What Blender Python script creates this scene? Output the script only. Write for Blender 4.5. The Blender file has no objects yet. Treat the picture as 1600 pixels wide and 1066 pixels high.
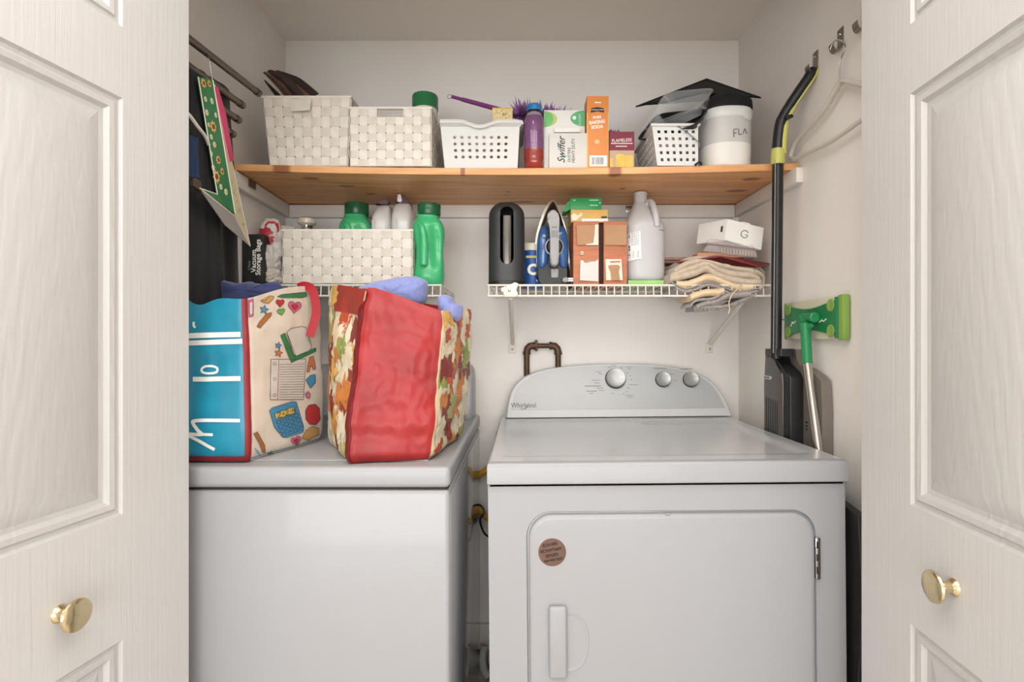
import bpy, bmesh, math, random
from mathutils import Vector, Matrix, noise
random.seed(7)
scene = bpy.context.scene
COL = scene.collection
# ---------------------------------------------------------------- camera
F, CX, CY, CZ = 851.0, 815.0, 533.0, 1.16          # focal length and principal point on a 1600x1066 frame, eye height
cam_d = bpy.data.cameras.new('camera'); cam = bpy.data.objects.new('camera', cam_d); COL.objects.link(cam)
cam_d.sensor_width = 36; cam_d.lens = 36 * F / 1600; cam_d.shift_x = -(CX - 800) / 1600; cam_d.clip_start = 0.02
cam.location = (0, 0, CZ); cam.rotation_euler = (math.pi / 2, 0, 0)
scene.camera = cam
# ---------------------------------------------------------------- world, lights, exposure
w = bpy.data.worlds.new('world'); scene.world = w; w.use_nodes = True
w.node_tree.nodes['Background'].inputs[0].default_value = (1.0, 0.97, 0.93, 1); w.node_tree.nodes['Background'].inputs[1].default_value = 0.25
def area(name, loc, rot, size, power, color):
    l = bpy.data.lights.new(name, 'AREA'); l.shape = 'DISK'; l.size = size; l.energy = power; l.color = color
    o = bpy.data.objects.new(name, l); COL.objects.link(o); o.location = loc; o.rotation_euler = rot
    return o
TOPFILLC, REARFILLC = (1.0, 0.99, 0.98), (0.98, 0.99, 1.0)
PANEL = (0.05, -0.15, 2.405, 2.2, 1.5)                 # added fill light, standing in for light bounced off the ceiling: centre, size
lp = area('ceiling_fill_light', PANEL[:3], (0, 0, 0), 1, 26, TOPFILLC)
lp.data.shape = 'RECTANGLE'; lp.data.size = PANEL[3]; lp.data.size_y = PANEL[4]
REARX = -0.35
rear_fill = area('rear_fill_light', (REARX, -3.12, 1.08), (math.radians(90), 0, 0), 1, 56, REARFILLC)   # added fill from behind the camera, no window known there
rear_fill.data.shape = 'RECTANGLE'; rear_fill.data.size = 3.6; rear_fill.data.size_y = 1.9
vs = scene.view_settings
vs.view_transform = 'Standard'; vs.look = 'None'; vs.gamma = 1; vs.use_curve_mapping = False; vs.exposure = 0.47
# ---------------------------------------------------------------- helpers
def lin(c):
    return tuple((v / 255 / 12.92 if v / 255 <= 0.04045 else ((v / 255 + 0.055) / 1.055) ** 2.4) for v in c)
MATS = {}
def mat(name, rgb, rough=0.5, metal=0.0, var=0.04, vscale=18.0, stretch=(1, 1, 1), bump=0.0, bscale=120.0, trans=0.0, ior=1.45, alpha=1.0, coat=0.0, sheen=0.0, emit=None, spec=0.5, sub=0.0):
    if name in MATS: return MATS[name]
    m = bpy.data.materials.new(name); m.use_nodes = True; nt = m.node_tree; N = nt.nodes; L = nt.links
    b = N['Principled BSDF']; c = lin(rgb)
    tc = N.new('ShaderNodeTexCoord'); mp = N.new('ShaderNodeMapping'); mp.inputs['Scale'].default_value = stretch
    L.new(tc.outputs['Object'], mp.inputs[0])
    nz = N.new('ShaderNodeTexNoise'); nz.inputs['Scale'].default_value = vscale; nz.inputs['Detail'].default_value = 4
    L.new(mp.outputs[0], nz.inputs['Vector'])
    cr = N.new('ShaderNodeValToRGB'); e = cr.color_ramp.elements
    e[0].position = 0.3; e[1].position = 0.7
    e[0].color = (*[max(0, v * (1 - var)) for v in c], 1); e[1].color = (*[min(1, v * (1 + var)) for v in c], 1)
    L.new(nz.outputs['Fac'], cr.inputs[0]); L.new(cr.outputs[0], b.inputs['Base Color'])
    b.inputs['Roughness'].default_value = rough; b.inputs['Metallic'].default_value = metal; b.inputs['IOR'].default_value = ior
    b.inputs['Transmission Weight'].default_value = trans; b.inputs['Alpha'].default_value = alpha
    b.inputs['Coat Weight'].default_value = coat; b.inputs['Coat Roughness'].default_value = 0.08
    b.inputs['Sheen Weight'].default_value = sheen; b.inputs['Specular IOR Level'].default_value = spec
    if sub: b.inputs['Subsurface Weight'].default_value = sub; b.inputs['Subsurface Radius'].default_value = (0.01, 0.01, 0.01)
    if emit: b.inputs['Emission Color'].default_value = (*lin(rgb), 1); b.inputs['Emission Strength'].default_value = emit
    if bump:
        n2 = N.new('ShaderNodeTexNoise'); n2.inputs['Scale'].default_value = bscale; n2.inputs['Detail'].default_value = 5
        L.new(mp.outputs[0], n2.inputs['Vector'])
        bp = N.new('ShaderNodeBump'); bp.inputs['Strength'].default_value = bump; bp.inputs['Distance'].default_value = 0.002
        L.new(n2.outputs['Fac'], bp.inputs['Height']); L.new(bp.outputs[0], b.inputs['Normal'])
    MATS[name] = m; return m
def P(x, y, d):                      # a point seen at pixel (x, y) at depth d in front of the camera
    return Vector(((x - CX) / F * d, d, CZ - (y - CY) / F * d))
def PX(x, y, X):                     # the same on a plane parallel to the side walls
    return P(x, y, X * F / (x - CX))
def proj(p):
    return (CX + p[0] / p[1] * F, CY - (p[2] - CZ) / p[1] * F)
ORG = {}
class B:
    def __init__(s): s.bm = bmesh.new()
    def _bev(s, verts, r, seg):
        es = set(e for v in verts for e in v.link_edges)
        bmesh.ops.bevel(s.bm, geom=list(es), offset=r, segments=seg, profile=0.5, affect='EDGES', clamp_overlap=True)
    def box(s, lo, hi, r=0, seg=2, M=None):
        lo = Vector(lo); hi = Vector(hi)
        vs = bmesh.ops.create_cube(s.bm, size=1)['verts']
        for v in vs:
            v.co = Vector((lo[i] + (v.co[i] + 0.5) * (hi[i] - lo[i]) for i in range(3)))
        if M is not None:
            for v in vs: v.co = M @ v.co
        if r: s._bev(vs, r, seg)
        return s
    def prism(s, pts, ext, r=0, seg=2):
        ext = Vector(ext); n = len(pts)
        a = [s.bm.verts.new(Vector(p)) for p in pts]; b = [s.bm.verts.new(Vector(p) + ext) for p in pts]
        s.bm.faces.new(a); s.bm.faces.new(b[::-1])
        for i in range(n): s.bm.faces.new((a[i], b[i], b[(i + 1) % n], a[(i + 1) % n]))
        if r:
            es = [e for e in s.bm.edges if all(v in set(a) for v in e.verts)]
            bmesh.ops.bevel(s.bm, geom=es, offset=r, segments=seg, profile=0.5, affect='EDGES', clamp_overlap=True)
        return s
    def loft(s, rings, cap=True, closed=True):
        R = [[s.bm.verts.new(Vector(p)) for p in r] for r in rings]; n = len(R[0])
        for a, b in zip(R, R[1:]):
            for i in range(n if closed else n - 1):
                j = (i + 1) % n; s.bm.faces.new((a[i], a[j], b[j], b[i]))
        if cap and closed:
            s.bm.faces.new(R[0][::-1]); s.bm.faces.new(R[-1])
        return s
    def tube(s, pts, r, n=10, loop=False, flat=1.0):
        pts = [Vector(p) for p in pts]; m = len(pts)
        rs = r if isinstance(r, (list, tuple)) else [r] * m
        rings = []; up = None
        for i, p in enumerate(pts):
            if loop: t = pts[(i + 1) % m] - pts[i - 1]
            else: t = pts[min(i + 1, m - 1)] - pts[max(i - 1, 0)]
            t.normalize()
            if up is None:
                up = Vector((0, 0, 1)) if abs(t.z) < 0.9 else Vector((1, 0, 0))
            x = t.cross(up)
            if x.length < 1e-5: x = t.orthogonal()
            x.normalize(); up = x.cross(t).normalized()
            rings.append([p + (x * math.cos(2 * math.pi * k / n) + up * flat * math.sin(2 * math.pi * k / n)) * rs[i] for k in range(n)])
        if loop: rings.append(rings[0])
        return s.loft(rings, cap=not loop)
    def lathe(s, prof, c=(0, 0, 0), n=28, M=None):
        c = Vector(c); M = M or Matrix.Identity(3)
        rings = [[c + M @ Vector((max(r, 1e-4) * math.cos(2 * math.pi * k / n), max(r, 1e-4) * math.sin(2 * math.pi * k / n), z)) for k in range(n)] for r, z in prof]
        return s.loft(rings)
    def grid(s, f, nu, nv, cu=False, keep=None):
        V = [[s.bm.verts.new(Vector(f(i / nu, j / nv))) for j in range(nv + 1)] for i in range(nu + (0 if cu else 1))]
        for i in range(nu):
            for j in range(nv):
                if keep and not keep((i + 0.5) / nu, (j + 0.5) / nv): continue
                k = (i + 1) % len(V)
                s.bm.faces.new((V[i][j], V[k][j], V[k][j + 1], V[i][j + 1]))
        return s
    def poly(s, pts):
        s.bm.faces.new([s.bm.verts.new(Vector(p)) for p in pts]); return s
    def solid(s, t):
        bmesh.ops.recalc_face_normals(s.bm, faces=s.bm.faces[:])
        bmesh.ops.solidify(s.bm, geom=s.bm.faces[:], thickness=t); return s
    def build(s, name, m, parent=None, label=None, sharp=35, weld=0.0, recalc=True, flat=False):
        bm = s.bm
        if weld: bmesh.ops.remove_doubles(bm, verts=bm.verts[:], dist=weld)
        for v in [v for v in bm.verts if not v.link_faces]: bm.verts.remove(v)
        if recalc: bmesh.ops.recalc_face_normals(bm, faces=bm.faces[:])
        if parent is not None: o0 = ORG[parent.name]
        else:
            xs = [v.co for v in bm.verts]
            o0 = Vector(((min(v.x for v in xs) + max(v.x for v in xs)) / 2, (min(v.y for v in xs) + max(v.y for v in xs)) / 2, min(v.z for v in xs)))
        for v in bm.verts: v.co -= o0
        me = bpy.data.meshes.new(name); bm.to_mesh(me); bm.free()
        for p in me.polygons: p.use_smooth = not flat
        me.set_sharp_from_angle(angle=math.radians(sharp))
        for mm in (m if isinstance(m, (list, tuple)) else [m]): me.materials.append(mm)
        o = bpy.data.objects.new(name, me); COL.objects.link(o)
        if parent is not None: o.parent = parent
        else: o.location = o0
        ORG[o.name] = o0
        if label: o['label'] = label
        return o
def tag(o, label, cat, group=None):
    o['label'] = label; o['category'] = cat
    if group: o['group'] = group
    return o
def thing(name, loc, label, cat, group=None):
    o = bpy.data.objects.new(name, None); COL.objects.link(o); o.location = loc; o.empty_display_size = 0.05
    ORG[o.name] = Vector(loc); return tag(o, label, cat, group)
def struct(b, name, m, parent=None, **k):
    o = b.build(name, m, parent, **k)
    if parent is None: o['kind'] = 'structure'
    return o
def spline(pts, n=6, closed=False):
    pts = [Vector(p) for p in pts]; m = len(pts); out = []
    for i in range(m if closed else m - 1):
        if closed: p0, p1, p2, p3 = pts[i - 1], pts[i], pts[(i + 1) % m], pts[(i + 2) % m]
        else: p0, p1, p2, p3 = pts[max(i - 1, 0)], pts[i], pts[i + 1], pts[min(i + 2, m - 1)]
        for k in range(n):
            t = k / n
            out.append(0.5 * ((2 * p1) + (p2 - p0) * t + (2 * p0 - 5 * p1 + 4 * p2 - p3) * t * t + (3 * p1 - p0 - 3 * p2 + p3) * t ** 3))
    if not closed: out.append(pts[-1])
    return out
def pp(pts, d, n=0, closed=True):    # pixel outline to points at depth d
    if n: pts = [tuple(v)[:2] for v in spline([(x, y, 0) for x, y in pts], n, closed)]
    return [P(x, y, d) for x, y in pts]
def text(s, size, M, m, parent, name='printed_text', ext=0.0002, sx=1.0, shear=0.0, align='CENTER', bold=0.0):
    cu = bpy.data.curves.new('t', 'FONT'); cu.body = s; cu.size = size; cu.extrude = ext; cu.align_x = align; cu.align_y = 'CENTER'; cu.resolution_u = 3; cu.shear = shear; cu.offset = bold
    to = bpy.data.objects.new('t', cu); COL.objects.link(to)
    me = bpy.data.meshes.new_from_object(to); bpy.data.objects.remove(to); bpy.data.curves.remove(cu)
    o0 = ORG[parent.name]; me.name = name
    for v in me.vertices:
        v.co = M @ Vector((v.co.x * sx, v.co.y, v.co.z)) - o0
    me.materials.clear(); me.materials.append(m)
    o = bpy.data.objects.new(name, me); COL.objects.link(o); o.parent = parent; ORG[o.name] = o0
    return o
def frame(p, right, up):             # 4x4 whose x runs along right, y along up, z out of the face
    r = Vector(right).normalized(); u = Vector(up); u = (u - r * u.dot(r)).normalized(); n = r.cross(u)
    M = Matrix((r, u, n)).transposed().to_4x4(); M.translation = Vector(p); return M
def frontal(p, rot=0):               # text frame facing the camera, turned by rot degrees
    a = math.radians(rot)
    return frame(p, (math.cos(a), 0, math.sin(a)), (-math.sin(a), 0, math.cos(a)))
def nz3(p, s): return noise.noise(Vector(p) * s)
# ---------------------------------------------------------------- materials
WALL = mat('wall_paint', (236, 231, 225), 0.75, var=0.015, vscale=4, bump=0.12, bscale=60)
CEIL = mat('ceiling_paint', (238, 231, 222), 0.8, var=0.015, vscale=4, bump=0.1, bscale=80)
TRIM = mat('trim_paint', (224, 218, 210), 0.5, var=0.02)
FLOOR = mat('floor_vinyl', (150, 140, 128), 0.5, var=0.15, vscale=30)
HALLF = mat('hall_carpet', (214, 206, 196), 0.9, var=0.1, vscale=60, bump=0.4, bscale=300)
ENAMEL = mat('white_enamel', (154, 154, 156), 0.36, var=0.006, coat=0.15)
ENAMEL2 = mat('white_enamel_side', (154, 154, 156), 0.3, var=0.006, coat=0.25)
WPLAST = mat('white_plastic', (212, 211, 208), 0.35, var=0.01)
WIREC = mat('white_vinyl_wire', (226, 220, 208), 0.4, var=0.02)
DARK = mat('dark_gap', (40, 38, 36), 0.7)
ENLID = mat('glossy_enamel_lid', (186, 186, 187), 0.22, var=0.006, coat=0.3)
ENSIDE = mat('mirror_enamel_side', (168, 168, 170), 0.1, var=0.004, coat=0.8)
ENCON = mat('console_white', (200, 200, 200), 0.35, var=0.004)
BLACK = mat('black_plastic', (26, 26, 27), 0.38, var=0.1)
BLACKC = mat('black_cloth', (22, 22, 24), 0.9, var=0.15, vscale=200, sheen=0.2)
STEEL = mat('brushed_steel', (150, 146, 140), 0.3, 1.0, stretch=(1, 1, 0.1), vscale=90)
CHROME = mat('chrome', (210, 208, 204), 0.12, 1.0)
BRASS = mat('polished_brass', (222, 204, 164), 0.16, 1.0)
def door_mat():
    m = mat('door_paint', (202, 200, 198), 0.42, var=0.008)
    nt = m.node_tree; N = nt.nodes; L = nt.links; b = N['Principled BSDF']
    tc = N.new('ShaderNodeTexCoord'); mp = N.new('ShaderNodeMapping'); mp.inputs['Scale'].default_value = (150, 150, 5)
    L.new(tc.outputs['Object'], mp.inputs[0])
    n1 = N.new('ShaderNodeTexNoise'); n1.inputs['Scale'].default_value = 1; n1.inputs['Detail'].default_value = 3; n1.inputs['Distortion'].default_value = 0.6
    L.new(mp.outputs[0], n1.inputs['Vector'])
    bp = N.new('ShaderNodeBump'); bp.inputs['Strength'].default_value = 0.45; bp.inputs['Distance'].default_value = 0.001
    L.new(n1.outputs['Fac'], bp.inputs['Height']); L.new(bp.outputs[0], b.inputs['Normal']); return m
DOOR = door_mat()
def panel_mat():
    m = mat('door_panel_paint', (192, 190, 188), 0.42, var=0.008)
    nt = m.node_tree; N = nt.nodes; L = nt.links; b = N['Principled BSDF']
    tc = N.new('ShaderNodeTexCoord'); mp = N.new('ShaderNodeMapping'); mp.inputs['Scale'].default_value = (1, 1, 0.12)
    L.new(tc.outputs['Object'], mp.inputs[0])
    wv = N.new('ShaderNodeTexWave'); wv.wave_type = 'RINGS'; wv.rings_direction = 'SPHERICAL'
    wv.inputs['Scale'].default_value = 26; wv.inputs['Distortion'].default_value = 5; wv.inputs['Detail'].default_value = 2; wv.inputs['Detail Scale'].default_value = 2.5
    L.new(mp.outputs[0], wv.inputs['Vector'])
    bp = N.new('ShaderNodeBump'); bp.inputs['Strength'].default_value = 0.28; bp.inputs['Distance'].default_value = 0.001
    L.new(wv.outputs['Fac'], bp.inputs['Height']); L.new(bp.outputs[0], b.inputs['Normal']); return m
DPANEL = panel_mat()
def wood_mat():                      # pine board with knots (world x, depth y, half sizes)
    m = bpy.data.materials.new('pine_board'); m.use_nodes = True; nt = m.node_tree; N = nt.nodes; L = nt.links; b = N['Principled BSDF']
    tc = N.new('ShaderNodeTexCoord'); geo = N.new('ShaderNodeNewGeometry')
    mp = N.new('ShaderNodeMapping'); mp.inputs['Scale'].default_value = (1.2, 16, 16); L.new(geo.outputs['Position'], mp.inputs[0])
    n1 = N.new('ShaderNodeTexNoise'); n1.inputs['Scale'].default_value = 2.2; n1.inputs['Detail'].default_value = 5; n1.inputs['Distortion'].default_value = 0.8
    L.new(mp.outputs[0], n1.inputs['Vector'])
    cr = N.new('ShaderNodeValToRGB'); e = cr.color_ramp.elements
    e[0].position = 0.30; e[0].color = (*lin((206, 142, 88)), 1); e[1].position = 0.72; e[1].color = (*lin((236, 182, 124)), 1)
    L.new(n1.outputs['Fac'], cr.inputs[0]); col = cr.outputs[0]
    sp = N.new('ShaderNodeSeparateXYZ'); L.new(geo.outputs['Position'], sp.inputs[0])
    def mth(op, a, bb=None):
        k = N.new('ShaderNodeMath'); k.operation = op
        for i, v in enumerate((a, bb)):
            if v is None: continue
            if isinstance(v, (int, float)): k.inputs[i].default_value = v
            else: L.new(v, k.inputs[i])
        return k.outputs[0]
    for kx, ky, rx, ry in [(0.252, 1.47, 0.021, 0.03), (0.645, 1.53, 0.03, 0.018), (0.655, 1.66, 0.04, 0.018), (-0.60, 1.55, 0.03, 0.014), (-0.52, 1.62, 0.03, 0.01), (-0.47, 1.70, 0.02, 0.01),
                           (-0.66, 1.50, 0.03, 0.012), (0.24, 1.80, 0.03, 0.014), (-0.04, 1.66, 0.008, 0.008), (-0.05, 1.70, 0.008, 0.006), (0.30, 1.62, 0.012, 0.01), (-0.16, 1.475, 0.008, 0.02), (0.0, 1.79, 0.05, 0.014)]:
        dx = mth('DIVIDE', mth('SUBTRACT', sp.outputs[0], kx), rx); dy = mth('DIVIDE', mth('SUBTRACT', sp.outputs[1], ky), ry)
        r = mth('ADD', mth('MULTIPLY', dx, dx), mth('MULTIPLY', dy, dy))
        ramp = N.new('ShaderNodeValToRGB'); q = ramp.color_ramp.elements; q[0].position = 0.35; q[0].color = (0.8, 0.8, 0.8, 1); q[1].position = 1.0; q[1].color = (0, 0, 0, 1)
        L.new(r, ramp.inputs[0])
        mx = N.new('ShaderNodeMix'); mx.data_type = 'RGBA'; L.new(ramp.outputs[0], mx.inputs[0]); L.new(col, mx.inputs[6]); mx.inputs[7].default_value = (*lin((128, 66, 40)), 1)
        col = mx.outputs[2]
    L.new(col, b.inputs['Base Color']); b.inputs['Roughness'].default_value = 0.45; return m
PINE = wood_mat()
# ---------------------------------------------------------------- the setting
XL, XR, YB, ZC = -0.802, 0.737, 1.85, 2.18
Y0 = 1.03                                             # plane of the closet opening
def slab(name, lo, hi, m): return struct(B().box(lo, hi), name, m)
slab('floor', (XL - .1, 0.93, -0.1), (XR + .1, YB + .1, 0), FLOOR)
slab('floor', (-2.6, -3.2, -0.1), (2.6, 0.93, -0.005), HALLF)
slab('wall_back', (XL - .1, YB, 0), (XR + .1, YB + .1, ZC + .1), WALL)
slab('wall_left', (XL - .1, 1.06, 0), (XL, YB, ZC + .1), WALL)
slab('wall_right', (XR, 1.06, 0), (XR + .1, YB, ZC + .1), WALL)
slab('ceiling', (XL - .1, 1.06, ZC), (XR + .1, YB + .1, ZC + .1), CEIL)
# the hall the camera stands in
slab('wall_front_left', (-2.6, 0.95, 0), (XL, 1.06, 2.44), WALL)
slab('wall_front_right', (XR, 0.95, 0), (2.6, 1.06, 2.44), WALL)
slab('wall_front_header', (XL, 0.95, 1.96), (XR, 1.06, 2.44), WALL)
slab('wall_hall_left', (-2.7, -3.3, 0), (-2.6, 1.06, 2.44), WALL)
slab('wall_hall_right', (2.6, -3.3, 0), (2.7, 1.06, 2.44), WALL)
slab('wall_hall_rear', (-2.7, -3.4, 0), (2.7, -3.2, 2.44), WALL)
slab('ceiling', (-2.7, -3.4, 2.44), (2.7, 1.06, 2.54), CEIL)
wf = B()
for lo, hi in (((-1.9, -3.2, .06), (-1.82, -3.13, 2.12)), ((1.82, -3.2, .06), (1.9, -3.13, 2.12)), ((-1.9, -3.2, .02), (1.9, -3.10, .10)), ((-1.9, -3.2, 2.06), (1.9, -3.13, 2.14)), ((-.03, -3.2, .1), (.03, -3.14, 2.06))): wf.box((lo[0] + REARX, lo[1], lo[2]), (hi[0] + REARX, hi[1], hi[2]))
wf = struct(wf, 'added_window_1', TRIM)  # made-up window frame, added round the fill light behind the camera
for x0, x1 in ((-1.82, -.03), (.03, 1.82)): B().box((x0 + REARX, -3.19, .10), (x1 + REARX, -3.18, 2.06)).build('pane', mat('fill_glass', (240, 246, 255), .2, emit=1.0), wf)
FILLGLOW = mat('fill_panel_glow', (255, 248, 238), 0.4, emit=0.6)
t = thing('added_fill_panel', (PANEL[0], PANEL[1], 2.41), 'added glowing fill panel under the hall ceiling above the camera', 'fill_light')  # glowing panel added to light the closet, not a known fitting
px_, hx_, hy_ = PANEL[0], PANEL[3] / 2, PANEL[4] / 2
B().box((px_ - hx_, PANEL[1] - hy_, 2.412), (px_ + hx_, PANEL[1] + hy_, 2.418)).build('glow_sheet', FILLGLOW, t)
for lo, hi in (((-hx_ - .03, -hy_ - .03), (hx_ + .03, -hy_)), ((-hx_ - .03, hy_), (hx_ + .03, hy_ + .03)), ((-hx_ - .03, -hy_), (-hx_, hy_)), ((hx_, -hy_), (hx_ + .03, hy_))): B().box((px_ + lo[0], PANEL[1] + lo[1], 2.405), (px_ + hi[0], PANEL[1] + hi[1], 2.44), .002).build('frame_bar', TRIM, t)
# baseboard seen in the gap between the machines
struct(B().box((XL, YB - .016, 0.12), (XR, YB, 0.205), 0.003), 'baseboard_back', TRIM)
struct(B().box((XL, YB - .01, 0), (XR, YB, 0.12)), 'trim_1', mat('dirty_skirting', (150, 142, 134), 0.7, var=0.35, vscale=25))
# ---------------------------------------------------------------- bifold doors
PROF = [(0, 0), (.004, -.0045), (.010, -.005), (.013, -.002), (.021, -.0035), (.027, -.009), (.034, -.0105), (.062, -.002)]
def leaf(name, p0, dirv, nrm, panels, W=0.46, H0=0.02, H1=1.945, S0=0.143, S1=0.40, knob=None, thick=0.034):
    d = Vector(dirv).normalized(); n = Vector(nrm).normalized(); p0 = Vector(p0)
    def Q(s, z, h): return Vector((p0.x, p0.y, 0)) + d * s + n * h + Vector((0, 0, z))
    b = B()
    zs = [H0] + [z for q in panels for z in q] + [H1]
    for k in range(0, len(zs), 2): b.poly([Q(S0, zs[k], 0), Q(S1, zs[k], 0), Q(S1, zs[k + 1], 0), Q(S0, zs[k + 1], 0)])      # rails
    for k in range(len(zs) - 1):
        b.poly([Q(0, zs[k], 0), Q(S0, zs[k], 0), Q(S0, zs[k + 1], 0), Q(0, zs[k + 1], 0)])                                    # stiles
        b.poly([Q(S1, zs[k], 0), Q(W, zs[k], 0), Q(W, zs[k + 1], 0), Q(S1, zs[k + 1], 0)])
        for s in (0, W): b.poly([Q(s, zs[k], 0), Q(s, zs[k + 1], 0), Q(s, zs[k + 1], -thick), Q(s, zs[k], -thick)])
    b.poly([Q(0, H0, -thick), Q(W, H0, -thick), Q(W, H1, -thick), Q(0, H1, -thick)])
    for z in (H0, H1): b.poly([Q(0, z, 0), Q(S0, z, 0), Q(S1, z, 0), Q(W, z, 0), Q(W, z, -thick), Q(0, z, -thick)])
    o = struct(b, name, DOOR, weld=1e-5, recalc=True)
    for z0, z1 in panels:
        q = B(); rings = []
        for e, h in PROF: rings.append([Q(S0 + e, z0 + e, h), Q(S1 - e, z0 + e, h), Q(S1 - e, z1 - e, h), Q(S0 + e, z1 - e, h)])
        q.loft(rings, cap=False); q.poly(rings[-1]); q.build('panel', DPANEL, o, weld=1e-6, sharp=20)
    if knob:
        s, z = knob; c = Q(s, z, 0)
        M = Matrix((d, Vector((0, 0, 1)), n)).transposed()
        B().lathe([(0.013, 0), (0.012, 0.003), (0.0085, 0.006), (0.0085, 0.018), (0.012, 0.021), (0.0215, 0.025), (0.0235, 0.028), (0.0225, 0.031), (0.018, 0.0335), (0.0, 0.0345)], c, 36, M).build('knob', BRASS, o, 'round polished brass door knob')
    return o
LP = [(0.20, 0.673), (0.877, 1.556), (1.672, 1.88)]; RP = [(0.20, 0.700), (0.893, 1.563), (1.676, 1.88)]
dl = Vector((-.147, -.989, 0)); nl = Vector((.989, -.147, 0))
leaf('door_1', (-0.6295, 1.03, 0), dl, nl, LP, knob=(0.248, 0.767))
dr = Vector((-.068, -.998, 0)); nr = Vector((-.998, .068, 0))
leaf('door_2', (0.643, 1.03, 0), dr, nr, RP, knob=(0.241, 0.803))
leaf('door_3', (-0.6295 - .080, 1.018, 0), dl, -nl, LP)
leaf('door_4', (0.643 + .080, 1.03, 0), dr, -nr, RP)
# ---------------------------------------------------------------- pine shelf and its cleats
def yfront(x): u = (x - XL) / (XR - XL); return 1.503 + (1.447 - 1.503) * u
def ztop(x, y):
    u = (x - XL) / (XR - XL); yf = yfront(x); v = max(0, min(1, (y - yf) / (YB - yf))); s = 4 * u * (1 - u)
    return (1.650 + (1.634 - 1.650) * u - .013 * s) * (1 - v) + (1.640 - .003 * s) * v
b = B(); rings = []
for i in range(25):
    x = XL + .002 + (XR - XL - .004) * i / 24; yf = yfront(x); yb = YB - .002; T = .0185
    rings.append([(x, yf + .0015, ztop(x, yf)), (x, yf, ztop(x, yf) - .0015), (x, yf, ztop(x, yf) - T), (x, (yf + yb) / 2, ztop(x, (yf + yb) / 2) - T), (x, yb, ztop(x, yb) - T), (x, yb, ztop(x, yb)), (x, (yf + yb) / 2, ztop(x, (yf + yb) / 2))])
b.loft(rings); shelf = b.build('pine_shelf', PINE); tag(shelf, 'long knotty pine shelf board spanning the closet wall to wall', 'shelf')
def cleat(name, lo, hi, label, slope=None):
    b = B().box(lo, hi, .0015)
    if slope: 
        for v in b.bm.verts: v.co.z += slope * (YB - v.co.y)
    return tag(b.build(name, TRIM), label, 'cleat')
cleat('shelf_cleat', (XL + .02, YB - .019, 1.576), (XR - .02, YB, 1.6180), 'white painted wood strip along back wall under pine shelf')
cl = cleat('shelf_cleat', (XL, 1.49, 1.578), (XL + .019, YB, 1.6195), 'white wood strip on left wall under pine shelf', .024)
cr_ = cleat('shelf_cleat', (XR - .019, 1.423, 1.580), (XR, YB, 1.6195), 'white wood strip on right wall under pine shelf, end grain showing', -.011)
t = B().box((XL + .019, 1.56, 1.603), (XL + .022, 1.60, 1.624), .0005).build('metal_plate', STEEL, cl)
o = B().box((0.35, YB - .022, 1.592), (0.385, YB - .019, 1.614), .0005).build('metal_plate', STEEL); tag(o, 'small bare metal mending plate on the back strip behind the jug', 'plate')
# ---------------------------------------------------------------- wire shelves
ZW = 1.322                                            # top of the wire deck
YW = 1.545
def wire_shelf(x0, x1, label, n0):
    t = thing('wire_shelf', ((x0 + x1) / 2, YB - .15, ZW - .03), label, 'shelf', 'white wire shelves')
    zt, zb = ZW - .004, ZW - .034
    for y, z in ((YW, zt), (YW, zb), (YB - .012, zt - .004)):
        B().tube([(x0, y, z), (x1, y, z)], .0032, 8).build('rail', WIREC, t)
    B().tube([(x0, YW + .15, zt - .004), (x1, YW + .15, zt - .004)], .0028, 8).build('rail', WIREC, t)
    n = int((x1 - x0) / .0224); w0 = None
    for i in range(n + 1):
        x = x0 + .004 + i * (x1 - x0 - .008) / n
        if w0 is None:
            w0 = B().tube([(x, YB - .010, zt + .0005), (x, YW + .006, zt + .0005), (x, YW + .0005, zt - .002), (x, YW - .003, zb - .003)], .0019, 6).build('wire', WIREC, t); wx = x
        else:
            c = w0.copy(); COL.objects.link(c); c.parent = t; c.location.x = x - wx; ORG[c.name] = ORG[t.name]
    return t
ws = wire_shelf(-.097, XR - .003, 'white wire shelf on the right, holding iron, cardboard box and jug', 0)
wl = wire_shelf(XL + .003, -.226, 'white wire shelf on the left, mostly hidden behind the tote bags', 0)
for x in (-.031, .637):
    nm = thing('shelf_brace', (x, YB, 1.14), 'white diagonal wire shelf brace by the bent pipe' if x < 0 else 'white diagonal wire shelf brace at right, under the rags', 'brace', 'wire shelf braces')
    B().tube([(x, YW + .006, 1.283), (x + .001, YB - .012, 1.152)], .0068, 8).build('strut', WIREC, nm)
    B().box((x - .013, YB - .004, 1.119), (x + .013, YB - .0005, 1.153), .0015).build('wall_foot', WIREC, nm)
    B().lathe([(.004, 0), (.004, .002), (.002, .003)], (x, YB - .004, 1.133), 12, Matrix.Rotation(math.pi / 2, 3, 'X')).build('screw', STEEL, nm)
    if x < 0:
        pl = B().prism(pp([(791, 446), (800, 444), (804, 441), (810, 443), (808, 450), (806, 453), (810, 460), (805, 464), (788, 464), (787, 456), (783, 456), (783, 449), (791, 449)], 1.537), (0, .006, 0), .001).build('clip', WIREC, nm)
        B().lathe([(.004, 0), (.004, .002), (.002, .003)], P(796, 454, 1.537), 12, Matrix.Rotation(math.pi / 2, 3, 'X')).build('screw', STEEL, nm)
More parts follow.
